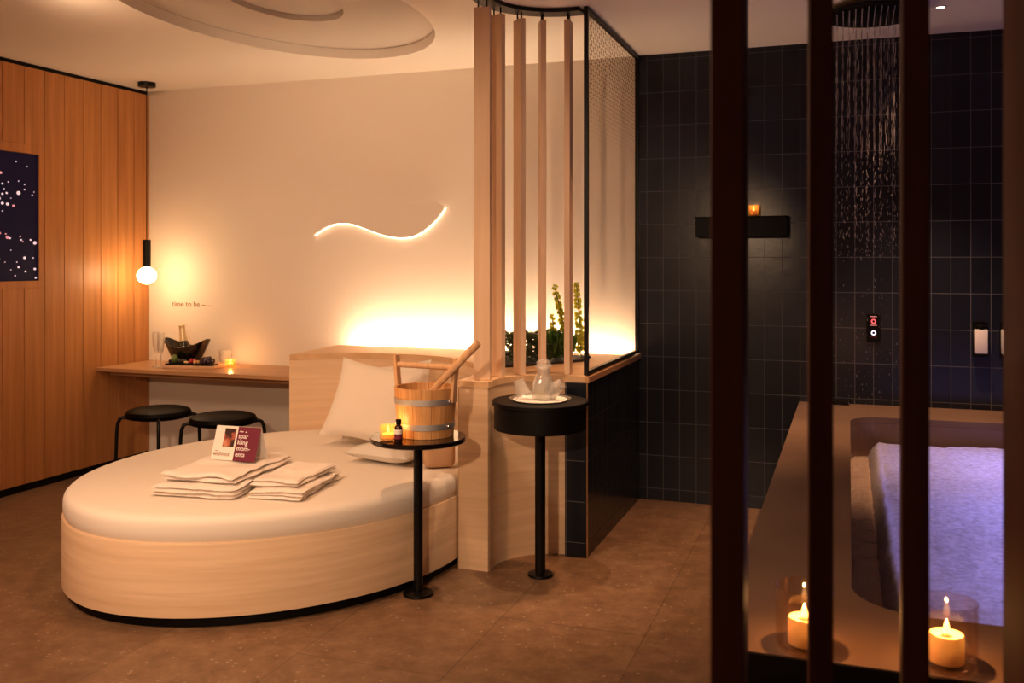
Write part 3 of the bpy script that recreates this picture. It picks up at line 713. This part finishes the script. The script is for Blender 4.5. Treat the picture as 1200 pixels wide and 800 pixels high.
for k in range(NS):
    a0 = 2*pi*k/NS+.006; a1 = 2*pi*(k+1)/NS-.006
    v = []
    for z, r in ((TZ+.001, R0_), (TZ+BH, R1_)):
        for rr2 in (r-.012, r):
            for q in range(4):
                a = a0+(a1-a0)*q/3; v.append(bm.verts.new((BX+rr2*cos(a), BY+rr2*sin(a), z)))
    I = lambda lv, ri, q: v[lv*8+ri*4+q]
    for q in range(3):
        bm.faces.new((I(0, 1, q), I(0, 1, q+1), I(1, 1, q+1), I(1, 1, q))); bm.faces.new((I(0, 0, q), I(1, 0, q), I(1, 0, q+1), I(0, 0, q+1)))
        bm.faces.new((I(1, 0, q), I(1, 1, q), I(1, 1, q+1), I(1, 0, q+1))); bm.faces.new((I(0, 0, q), I(0, 0, q+1), I(0, 1, q+1), I(0, 1, q)))
    for q in (0, 3): bm.faces.new((I(0, 0, q), I(0, 1, q), I(1, 1, q), I(1, 0, q)))
obj('staves', bm, m_bucket, t)
obj('bucket_bottom', lathe(B_(), [(0, TZ+.012), (.104, TZ+.012), (.104, TZ+.022), (0, TZ+.022)], BX, BY, 40), m_bucket, t)
for zc in (TZ+.048, TZ+.150):
    f = (zc-TZ)/BH; r = R0_+(R1_-R0_)*f
    obj('hoop', lathe(B_(), [(r+.0003, zc-.012), (r+.0025, zc-.012), (r+.004, zc+.012), (r+.0018, zc+.012)], BX, BY, 56, cap=False), m_steel, t, True)
ha = radians(-8)
for s_ in (-1, 1):
    cxh = BX+s_*(R1_+.004)*cos(ha); cyh = BY+s_*(R1_+.004)*sin(ha)
    bm = B_(); box(bm, -.008, .008, -.016, .016, -.02, .305-.16+.02, .003)
    bm.transform(Matrix.Translation((cxh, cyh, TZ+.165)) @ Matrix.Rotation(ha, 4, 'Z') @ Matrix.Rotation(s_*radians(5), 4, 'Y'))
    obj('handle_upright', bm, m_handle, t)
hz = TZ+.290; e = R1_+.018
obj('handle_rod', tube(B_(), [(BX-e*cos(ha), BY-e*sin(ha), hz), (BX+e*cos(ha), BY+e*sin(ha), hz)], .012, 14), m_handle, t, True)
for zc in (TZ+.05, TZ+.152):
    r = R0_+(R1_-R0_)*(zc-TZ)/BH+.006
    obj('hoop_rivet', ico(B_(), (BX+r*cos(radians(-18)), BY+r*sin(radians(-18)), zc), .006), m_chrome, t, True)
l = obj('ladle', tube(B_(), [(BX-.045, BY-.01, TZ+.03), (BX+.045, BY-.035, TZ+.19), (BX+.262, BY-.075, TZ+.395), (BX+.270, BY-.0765, TZ+.402)], [.013, .0135, .0165, .013], 16), m_handle, None, True)
tag(l, 'thick pale wooden rod leaning out of the sauna bucket', 'ladle')
candle_glass('candle_glass', 'lit candle in amber glass on the bedside table, left of the bucket', -1.775, 3.475, TZ, .036, .062, .026, .020, .55)
t = thing('oil_bottle', 'tiny dark brown bottle with pale label next to the amber candle', 'bottle', (-1.718, 3.452, TZ))
bx_, by_ = -1.718, 3.452
bb_ = obj('bottle_body', lathe(B_(), [(0, TZ+.001), (.0155, TZ+.001), (.017, TZ+.004), (.017, TZ+.058), (.014, TZ+.065), (.009, TZ+.069), (.009, TZ+.072)], bx_, by_, 24), m_amber, t, True)
obj('label', lathe(B_(), [(.0173, TZ+.034), (.0176, TZ+.034), (.0176, TZ+.052), (.0173, TZ+.052)], bx_, by_, 24, cap=False), m_paper, bb_, True)
obj('label', lathe(B_(), [(.0173, TZ+.014), (.0176, TZ+.014), (.0176, TZ+.0335), (.0173, TZ+.0335)], bx_, by_, 24, cap=False), m_maroon, bb_, True)
obj('cap', lathe(B_(), [(0, TZ+.0725), (.0115, TZ+.0725), (.012, TZ+.075), (.012, TZ+.090), (.010, TZ+.092), (0, TZ+.092)], bx_, by_, 24), m_blackmatt, t, True)

# ------------------------------------------------------------------ niche table
NX, NY, NZ = -1.285, 4.055, .780
NX, NY = -1.292, 4.00
t = thing('pedestal_table', 'round black pedestal table with deep rim in the curved niche', 'table', (NX, NY, 0))
obj('tabletop', lathe(B_(), [(0, NZ-.022), (.208, NZ-.022), (.214, NZ-.018), (.214, NZ-.003), (.211, NZ), (0, NZ)], NX, NY, 64), m_blackmatt, t, True)
obj('deep_rim', lathe(B_(), [(0, NZ-.125), (.203, NZ-.125), (.206, NZ-.122), (.206, NZ-.0225), (0, NZ-.0225)], NX, NY, 64), m_blackmatt, t, True)
obj('pole', lathe(B_(), [(0, .018), (.0235, .018), (.0235, NZ-.126), (0, NZ-.126)], NX, NY, 24), m_black, t, True)
obj('base', lathe(B_(), [(0, .001), (.054, .001), (.057, .004), (.055, .012), (.03, .0175), (0, .0176)], NX, NY, 40), m_black, t, True)
t = thing('round_tray', 'round pale tray with scalloped glassy rim on the pedestal table', 'tray', (-1.288, 3.945, NZ))
tx_, ty_ = -1.288, 3.985
obj('tray_plate', lathe(B_(), [(0, NZ+.001), (.105, NZ+.001), (.12, NZ+.006), (.118, NZ+.008), (.104, NZ+.004), (0, NZ+.004)], tx_, ty_, 48), m_white, t, True)
bm = B_(); n = 72; r1_ = []; r2_ = []
for i in range(n):
    a = 2*pi*i/n; q = 1+.025*sin(18*a); r1_.append(bm.verts.new((tx_+.121*cos(a), ty_+.121*sin(a), NZ+.007))); r2_.append(bm.verts.new((tx_+.138*q*cos(a), ty_+.138*q*sin(a), NZ+.012)))
for i in range(n): bm.faces.new((r1_[i], r1_[(i+1) % n], r2_[(i+1) % n], r2_[i]))
obj('scalloped_rim', bm, m_glass, t, True)
ZR = NZ+.0045
cx_, cy_ = -1.275, 3.995
t = thing('carafe', 'round bellied glass carafe with a stopper, filled with lemon water', 'carafe', (cx_, cy_, ZR))
obj('carafe_body', lathe_g([(0, .001), (.040, .001), (.050, .008), (.054, .035), (.050, .065), (.036, .098), (.027, .118), (.028, .135), (.041, .150), (.039, .151), (.026, .136), (.025, .118), (.034, .097), (.047, .064), (.051, .035), (.046, .010)], cx_, cy_, ZR, 40), m_glass, t, True)
obj('water', lathe(B_(), [(0, ZR+.004), (.040, ZR+.004), (.049, ZR+.035), (.045, ZR+.064), (.036, ZR+.088), (0, ZR+.088)], cx_, cy_, 32), m_waterglass, t, True)
obj('stopper', lathe(B_(), [(0, ZR+.125), (.020, ZR+.125), (.024, ZR+.150), (.031, ZR+.156), (.032, ZR+.166), (.022, ZR+.174), (.012, ZR+.180), (0, ZR+.183)], cx_, cy_, 28), m_glass, t, True)
bm = lathe(B_(), [(0, 0), (.014, 0), (.015, .002), (.014, .004), (0, .004)], 0, 0, 20); bm.transform(Matrix.Translation((cx_-.012, cy_-.028, ZR+.024)) @ Matrix.Rotation(radians(75), 4, 'X') @ Matrix.Rotation(.4, 4, 'Y'))
obj('lemon_slice', bm, M('lemon slice', (.65, .60, .08), .4), t)
def tipped(x, y, rz, ry, label):
    t = thing('drinking_glass', label, 'glass', (x, y, ZR), 'drinking glasses on the tray')
    bm = lathe(B_(), [(0, 0), (.022, 0), (.024, .004), (.036, .075), (.0345, .075), (.022, .006)], 0, 0, 28, cap=False)
    bm.transform(Matrix.Rotation(rz, 4, 'Z') @ Matrix.Rotation(ry, 4, 'Y'))
    zm = min(v.co.z for v in bm.verts); bm.transform(Matrix.Translation((x, y, ZR-zm+.001)))
    obj('bowl', bm, m_glass, t, True)
tipped(-1.388, 3.975, 0.2, radians(158), 'upturned clear glass on the tray, left of the carafe')
tipped(-1.190, 4.005, .3, radians(-128), 'clear glass lying tilted against the right of the carafe')

# ------------------------------------------------------------------ planting
soil = [(-1.66, 4.50), (-1.56, 4.60), (-1.50, 4.70), (-1.42, 4.80), (-1.35, 4.92), (-1.36, 5.13), (-1.75, 5.13), (-1.86, 4.92), (-1.80, 4.66)]
so = obj('planting_soil', prism(B_(), soil, .8552, .868, .004), m_soil, None); tag(so, 'patch of dark soil in the ledge under the green plants', 'soil'); so['kind'] = 'stuff'
def leaf(bm, base, dirv, ln, wd, bend=.3):
    d = Vector(dirv).normalized(); side = d.cross(Vector((0, 0, 1)));
    if side.length < .1: side = Vector((1, 0, 0))
    side.normalize(); nrm = side.cross(d); b = Vector(base)
    pr_ = [(0, .15), (.3, .9), (.6, 1), (.85, .55), (1, 0)]; L_ = []; R_ = []; Mi = []
    for s, w_ in pr_:
        c = b+d*ln*s-nrm*0-Vector((0, 0, 1))*bend*ln*s*s*.5
        Mi.append(bm.verts.new(c)); L_.append(bm.verts.new(c+side*wd*w_/2+nrm*wd*.15*w_) if w_ > 0 else None); R_.append(bm.verts.new(c-side*wd*w_/2+nrm*wd*.15*w_) if w_ > 0 else None)
    for i in range(len(pr_)-1):
        if L_[i+1]: bm.faces.new((Mi[i], L_[i], L_[i+1], Mi[i+1])); bm.faces.new((Mi[i], Mi[i+1], R_[i+1], R_[i]))
        else: bm.faces.new((Mi[i], L_[i], Mi[i+1])); bm.faces.new((Mi[i], Mi[i+1], R_[i]))
def shrub(x, y, h, r, n, mat, label, seed, lw=.018, ll=.05, upright=.5):
    rr_ = random.Random(seed); t = thing('green_plant', label, 'plant', (x, y, .868), 'green plants on the ledge')
    bm = B_(); sm = B_()
    for k in range(n):
        a = rr_.uniform(0, 2*pi); q = r*sqrt(rr_.random()); zz = rr_.random()**.75*h
        q *= (.85+.3*sin(pi*min(1, zz/h*.8+.1)))
        p = (x+q*cos(a), y+q*sin(a), .872+zz*.85)
        leaf(bm, p, (cos(a)*(1-upright)+rr_.uniform(-.4, .4), sin(a)*(1-upright)+rr_.uniform(-.4, .4), upright+rr_.uniform(-.1, .5)), ll*rr_.uniform(.7, 1.3), lw*rr_.uniform(.7, 1.3))
    for k in range(7):
        a = rr_.uniform(0, 2*pi); q = r*.6*rr_.random(); tube(sm, [(x, y, .868), (x+q*.4*cos(a), y+q*.4*sin(a), .868+h*.5), (x+q*cos(a), y+q*sin(a), .868+h*.9)], .002, 5)
    obj('leaves', bm, mat, t); obj('stems', sm, m_stem, t)
shrub(-1.68, 4.68, .165, .075, 520, m_leafdark, 'dark bushy plant at the left end of the row, behind the second slat', 1, .019, .032, .1)
shrub(-1.58, 4.74, .160, .085, 620, m_leafdark, 'dense dark green plant between the middle and the second slat', 2, .020, .034, .1)
shrub(-1.54, 4.86, .170, .080, 520, m_leafdark, 'taller dark green plant behind the middle slats', 3, .020, .036, .15)
shrub(-1.49, 4.80, .115, .060, 380, m_leafmid, 'mid green grassy plant directly behind the carafe', 4, .010, .07, .9)
shrub(-1.425, 4.86, .115, .050, 220, m_leafmid, 'mid green feathery plant at the foot of the lime flower stalks', 5, .010, .07, .9)
def bells(p0, p1, n, label, seed, s=.020):
    rr_ = random.Random(seed); p0 = Vector(p0); p1 = Vector(p1)
    t = thing('bell_flower', label, 'flower', p0, 'lime green flower stalks')
    mid = (p0+p1)/2+Vector((.006, 0, 0)); obj('stem', tube(B_(), [p0, mid, p1], .003, 6), m_stem, t, True)
    bm = B_()
    for k in range(n):
        f = .12+.86*k/(n-1); c = p0+(p1-p0)*f; sz = s*(1.1-.5*f)
        for q in range(5):
            a = 2*pi*q/5+k*.9+rr_.uniform(-.4, .4); el_ = rr_.uniform(-.2, .7); e = c+Vector((0, 0, rr_.uniform(-.009, .009)))+Vector((cos(a), sin(a), el_))*sz*rr_.uniform(.5, .95)
            ms = Matrix.Translation(e) @ Vector((cos(a), sin(a), el_+rr_.uniform(-.2, .4))).to_track_quat('Z', 'Y').to_matrix().to_4x4()
            prof = [(.15, -.5), (.45, -.2), (.75, .25), (.95, .45)]
            rings = [[bm.verts.new(ms @ Vector((r*sz*.75*cos(2*pi*i/8), r*sz*.75*sin(2*pi*i/8), h_*sz))) for i in range(8)] for r, h_ in prof]
            for A, B2 in zip(rings, rings[1:]):
                for i in range(8): bm.faces.new((A[i], A[(i+1) % 8], B2[(i+1) % 8], B2[i]))
    for q in range(9):
        a = rr_.uniform(0, 2*pi); leaf(bm, p1, (cos(a)*.6, sin(a)*.6, .8), s*1.3, s*.35)
    obj('bells', bm, m_lime, t)
bells((-1.42, 4.93, .868), (-1.485, 4.85, 1.255), 15, 'lime green bell flower stalk leaning left, left of the last slat', 1)
bells((-1.372, 4.97, .868), (-1.378, 4.90, 1.268), 15, 'upright lime green bell flower stalk between last slat and glass', 2)
bells((-1.505, 4.92, .868), (-1.520, 4.92, 1.09), 7, 'short lime green flower stalk above the grassy plants', 3, .022)

# ------------------------------------------------------------------ tub
def rrect(x0, x1, y0, y1, r, n=10):
    P = []
    for cx, cy, a0 in ((x1-r, y1-r, 0), (x0+r, y1-r, pi/2), (x0+r, y0+r, pi), (x1-r, y0+r, 1.5*pi)):
        for i in range(n+1): a = a0+pi/2*i/n; P.append((cx+r*cos(a), cy+r*sin(a)))
    return P
TB = thing('whirlpool_tub', 'large built-in whirlpool tub with warm stone deck behind the dark slats', 'tub', (.8, 3.7, 0))
ZD = .617
bm = B_(); hole = rrect(.006, 1.30, 2.26, 5.06, .16)
vi = ring_fill(bm, hole, (-.26, XR-.004, 1.945, YB-.003), ZD)
lo_ = [bm.verts.new((v.co.x, v.co.y, ZD-.03)) for v in vi]
for i in range(len(vi)): bm.faces.new((vi[i], vi[(i+1) % len(vi)], lo_[(i+1) % len(vi)], lo_[i]))
for (xa, ya, xb, yb) in ((-.26, 1.945, XR-.004, 1.945), (-.26, 1.945, -.26, YB-.003)):
    bm.faces.new([bm.verts.new(p) for p in ((xa, ya, ZD), (xb, yb, ZD), (xb, yb, ZD-.03), (xa, ya, ZD-.03))])
obj('stone_deck', bm, m_deck, TB)
bm = B_(); lo = [(x, y) for x, y in hole]
va = [bm.verts.new((x, y, ZD-.031)) for x, y in lo]; vb = [bm.verts.new((x, y, .15)) for x, y in lo]
for i in range(len(va)): bm.faces.new((va[i], va[(i+1) % len(va)], vb[(i+1) % len(va)], vb[i]))
bm.faces.new(vb); obj('basin_wall', bm, m_basin, TB)
bm = B_(); box(bm, -.245, -.215, 1.975, YB-.003, 0, ZD-.031); box(bm, -.245, XR-.004, 1.96, 1.99, 0, ZD-.031); obj('side_panels', bm, m_black, TB)  # black stands in for the unlit front below the deck
obj('edge_shade', box(B_(), -.258, XR-.004, 1.938, 1.9445, ZD-.034, ZD-.001), m_black, TB)  # added black strip painting the shade on the deck's front edge
# inner shell open at the top, lit from inside
IX0, IX1, IY0, IY1, ZL = .125, 1.20, 2.40, 4.97, .488
bm = B_(); o1 = rrect(IX0, IX1, IY0, IY1, .12); i1 = rrect(IX0+.03, IX1-.03, IY0+.03, IY1-.03, .10)
A = [bm.verts.new((x, y, .20)) for x, y in o1]; B2 = [bm.verts.new((x, y, ZL)) for x, y in o1]; C2 = [bm.verts.new((x, y, ZL)) for x, y in i1]; D2 = [bm.verts.new((x, y, .22)) for x, y in i1]
n = len(A)
for P, Q in ((A, B2), (B2, C2), (C2, D2)):
    for i in range(n): bm.faces.new((P[i], P[(i+1) % n], Q[(i+1) % n], Q[i]))
bm.faces.new(D2); bm.faces.new(A[::-1]); obj('inner_shell', bm, m_shell, TB)
# water: bubbling surface that rolls over the lip
def water_h(x, y):
    p = Vector((x*5, y*3.2, .3)); return .014*noise.noise(p)+.007*noise.noise(p*3)+.004*noise.noise(p*8)
bm = B_(); nx, ny = 90, 170; X0, X1, Y0, Y1 = IX0-.035, IX1+.03, IY0-.03, IY1+.03; gr = {}
for i in range(nx+1):
    for j in range(ny+1):
        x = X0+(X1-X0)*i/nx; y = Y0+(Y1-Y0)*j/ny
        e = min(x-X0, X1-x, y-Y0, Y1-y); fall = max(0, 1-e/.055)
        gr[i, j] = bm.verts.new((x+.006*noise.noise((y*14, 1, 2))*(fall > 0), y, .515+water_h(x, y)-.085*fall**1.6))
for i in range(nx):
    for j in range(ny): bm.faces.new((gr[i, j], gr[i+1, j], gr[i+1, j+1], gr[i, j+1]))
wt = obj('bubbling_water', bm, m_water, None, True); tag(wt, 'bubbling violet lit water filling the whirlpool tub', 'water'); wt['kind'] = 'stuff'
bm = B_(); nx, ny = 10, 160; gr = {}
for i in range(nx+1):
    for j in range(ny+1):
        x = .008+.10*i/nx; y = 2.42+2.62*j/ny; gr[i, j] = bm.verts.new((x, y, .425+.008*noise.noise((x*18, y*10, 5))))
for i in range(nx):
    for j in range(ny): bm.faces.new((gr[i, j], gr[i+1, j], gr[i+1, j+1], gr[i, j+1]))
gw = obj('gutter_water', bm, m_gutter, None, True); tag(gw, 'rippling water in the overflow channel at the left of the tub', 'water'); gw['kind'] = 'stuff'
bm = B_(); box(bm, -.085, .002, 5.415, 5.475, ZD+.001, ZD+.026, .004); bo = obj('overflow_control', bm, m_black, None); tag(bo, 'small black box on the far left corner of the tub deck', 'control')

def big_candle(x, y, label, power):
    t = thing('pillar_candle', label, 'candle', (x, y, ZD), 'glass candles on the tub deck')
    obj('glass_cylinder', lathe_g([(0, .001), (.052, .001), (.056, .006), (.057, .125), (.054, .125), (.053, .008), (.04, .005)], x, y, ZD, 40), thin_glass('candle cylinder glass', (1, .93, .86), .04, .3), t, True)
    w_ = obj('wax', lathe(B_(), [(0, ZD+.009), (.031, ZD+.009), (.032, ZD+.011), (.032, ZD+.058), (.030, ZD+.062), (.012, ZD+.057), (0, ZD+.056)], x, y, 32), m_wax, t, True)
    obj('wick', tube(B_(), [(x, y, ZD+.06), (x, y, ZD+.070)], .001, 6), m_blackmatt, w_)
    z = ZD+.061; obj('flame', lathe(B_(), [(0, z), (.0045, z+.003), (.0065, z+.009), (.005, z+.017), (.002, z+.025), (0, z+.029)], x, y, 16), m_flame, t, True)
    lamp('candle_light', 'POINT', (x, y, z+.034), power, AMBER, shadow_soft_size=.0012)
big_candle(.178, 2.005, 'candle in wide glass on the near tub edge, between the two right slats', 1.3)
big_candle(-.085, 2.000, 'candle in wide glass on the near tub edge, half hidden behind a slat', 1.3)

# ------------------------------------------------------------------ shower
SX, SY = .115, 4.81
t = thing('rain_shower_head', 'large round black rain shower head flush under the ceiling', 'shower', (SX, SY, ZC-.04))
obj('shower_disc', lathe(B_(), [(0, ZC-.045), (.222, ZC-.045), (.230, ZC-.040), (.230, ZC-.028), (0, ZC-.026)], SX, SY, 64), m_black, t, True)
obj('ceiling_mount', lathe(B_(), [(0, ZC-.0255), (.10, ZC-.0255), (.10, ZC-.001), (0, ZC-.001)], SX, SY, 40), m_black, t, True)
bm = B_()
for i in range(-7, 8):
    for j in range(-7, 8):
        if i*i+j*j < 52: ico(bm, (SX+i*.028, SY+j*.028, ZC-.0455), .0035, sub=1)
obj('nozzles', bm, m_steel, t)
bm = B_(); rs = random.Random(11)
jets = []
for i in range(-7, 8):
    for j in range(-7, 8):
        if i*i+j*j < 52 and rs.random() < .8: jets.append((i*.028, j*.028))
for (jx, jy) in jets:
    z = ZC-.05-rs.uniform(0, .1)
    lean_ = rs.uniform(.95, 1.12)
    dx0 = rs.gauss(0, .004); dy0 = rs.gauss(0, .004)
    while z > .56:
        f = (ZC-z)/2.0
        if z > 1.95: ln = rs.uniform(.015, .07); gap = rs.uniform(.004, .05)
        elif z > 1.5: ln = rs.uniform(.006, .022); gap = rs.uniform(.02, .10)
        else: ln = rs.uniform(.005, .012); gap = rs.uniform(.15, .70)
        sp_ = 1+(lean_-1)*f*2; jt = .0006+.0035*f
        x_ = SX+jx*sp_+dx0+rs.gauss(0, jt); y_ = SY+jy*sp_+dy0+rs.gauss(0, jt); r = rs.choice((.0003, .0003, .0005, .0007, .0014))
        tube(bm, [(x_, y_, z), (x_, y_, z-ln/2), (x_, y_, z-ln)], [r*.4, r, r*.5], 4); z -= ln+gap
ws = obj('falling_water', bm, m_drop, None, True); tag(ws, 'fine streaks of water falling from the rain shower head', 'water'); ws['kind'] = 'stuff'

t = thing('recessed_spotlight', 'small lit spotlight in the ceiling right of the shower head', 'spotlight', (.41, 4.91, ZC))
obj('trim_ring', lathe(B_(), [(.018, ZC-.004), (.032, ZC-.004), (.033, ZC-.001), (.018, ZC-.001)], .41, 4.91, 28, cap=False), m_white, t, True)
obj('lens', lathe(B_(), [(0, ZC-.003), (.0175, ZC-.003), (.0175, ZC-.001), (0, ZC-.001)], .41, 4.91, 20), m_spot, t)

# wall shelf with candle
t = thing('wall_shelf', 'black box shelf on the dark tiled wall', 'shelf', (-.56, YB, 1.53))
obj('shelf_box', box(B_(), -.815, -.318, 5.365, YB-.001, 1.531, 1.64, .002), m_blackmatt, t)
obj('shelf_top', box(B_(), -.822, -.312, 5.358, YB-.001, 1.641, 1.645), m_blackmatt, t)
candle_glass('candle_glass', 'small lit candle glass on the black wall shelf', -.500, 5.42, 1.6455, .030, .062, .018, .020, .25)

# control panel
t = thing('shower_control', 'narrow black control panel with red and white rings on the tiles', 'control', (.126, YB, 1.035))
obj('plate', box(B_(), .092, .160, YB-.012, YB-.001, .958, 1.112, .002), m_blackmatt, t)
m_red = M('red ring', (.8, .1, .1), .4, emit=(1, .10, .12), estr=1.2); m_wring = M('white ring', (.8, .8, .9), .4, emit=(.8, .75, 1), estr=1.2); m_ired = M('pale red print', (.7, .3, .3), .4, emit=(.9, .3, .25), estr=.5)
def ring(xc, zc, r, w_, mat, name):
    bm = B_(); n = 28; a1 = []; a2 = []
    for i in range(n):
        a = 2*pi*i/n; a1.append(bm.verts.new((xc+r*cos(a), YB-.0128, zc+r*sin(a)))); a2.append(bm.verts.new((xc+(r+w_)*cos(a), YB-.0128, zc+(r+w_)*sin(a))))
    for i in range(n): bm.faces.new((a1[i], a1[(i+1) % n], a2[(i+1) % n], a2[i]))
    obj(name, bm, mat, t)
ring(.126, 1.070, .007, .006, m_red, 'hot_ring'); ring(.126, 1.008, .007, .006, m_wring, 'cold_ring')
for zc, mat in ((1.096, m_ired), (1.049, m_ired), (.986, m_maroon)): obj('marking', box(B_(), .110, .142, YB-.0135, YB-.0125, zc-.002, zc+.002), mat, t)
# soap dispensers
def soap(x, label):
    t = thing('soap_dispenser', label, 'dispenser', (0, 0, 0), 'soap dispensers on the tiled wall')
    obj('bottle', box(B_(), -.031, .031, -.055, -.005, 0, .128, .006), m_white, t, True)
    obj('cap', lathe(B_(), [(0, .1285), (.026, .1285), (.026, .145), (.012, .150), (.012, .168), (0, .169)], 0, -.03, 24), m_blackmatt, t, True)
    obj('holder', box(B_(), -.036, .036, -.004, -.001, -.02, .165, .001), m_blackmatt, t)
    obj('holder', box(B_(), -.035, .035, -.060, -.004, -.012, -.001, .001), m_blackmatt, t)
    t.location = (x, YB, .914); t['label'] = label; return t
d1_ = soap(.648, 'white soap dispenser in black holder on the dark tiled wall')
d2_ = copy_tree(d1_); d2_.location = (.775, YB, .914); d2_['label'] = 'second soap dispenser, mostly hidden behind the rightmost dark slat'

# ------------------------------------------------------------------ dark foreground slats in front of the tub
fg = [(-.1265, 1.06, 2, .036, 'leftmost dark slat in front of the tub, at the walkway'), (-.0335, 1.26, 3, .030, 'second dark slat from the walkway, in front of the left tub candle'),
      (.0755, 1.235, -1, .031, 'third dark slat, just left of the bright tub candle'), (.196, 1.15, 9, .032, 'rightmost dark slat with orange lit side')]
fgs = thing('slat_screen', 'row of dark wooden slats from floor to ceiling close in front of the tub', 'screen', (.04, 1.2, 0))
obj('ceiling_track', prism(B_(), [(-.16, 1.03), (-.05, 1.22), (.075, 1.20), (.24, 1.10), (.26, 1.22), (.08, 1.34), (-.07, 1.36), (-.20, 1.14)], ZC-.02, ZC-.001), m_black, fgs)
for (x, y, rz, wd, lab) in fg:
    bm = B_(); box(bm, -wd/2, wd/2, 0, .078, .001, ZC-.06, .0015, seg=1); bm.transform(Matrix.Translation((x, y, 0)) @ Matrix.Rotation(radians(rz), 4, 'Z')); st = obj('slat', bm, m_darkslat, fgs)
    for q in (.02, .058):
        a = radians(rz); xx = x-q*sin(a); yy = y+q*cos(a); obj('hanger_rod', tube(B_(), [(xx, yy, ZC-.061), (xx, yy, ZC-.001)], .004, 8), m_black, st)
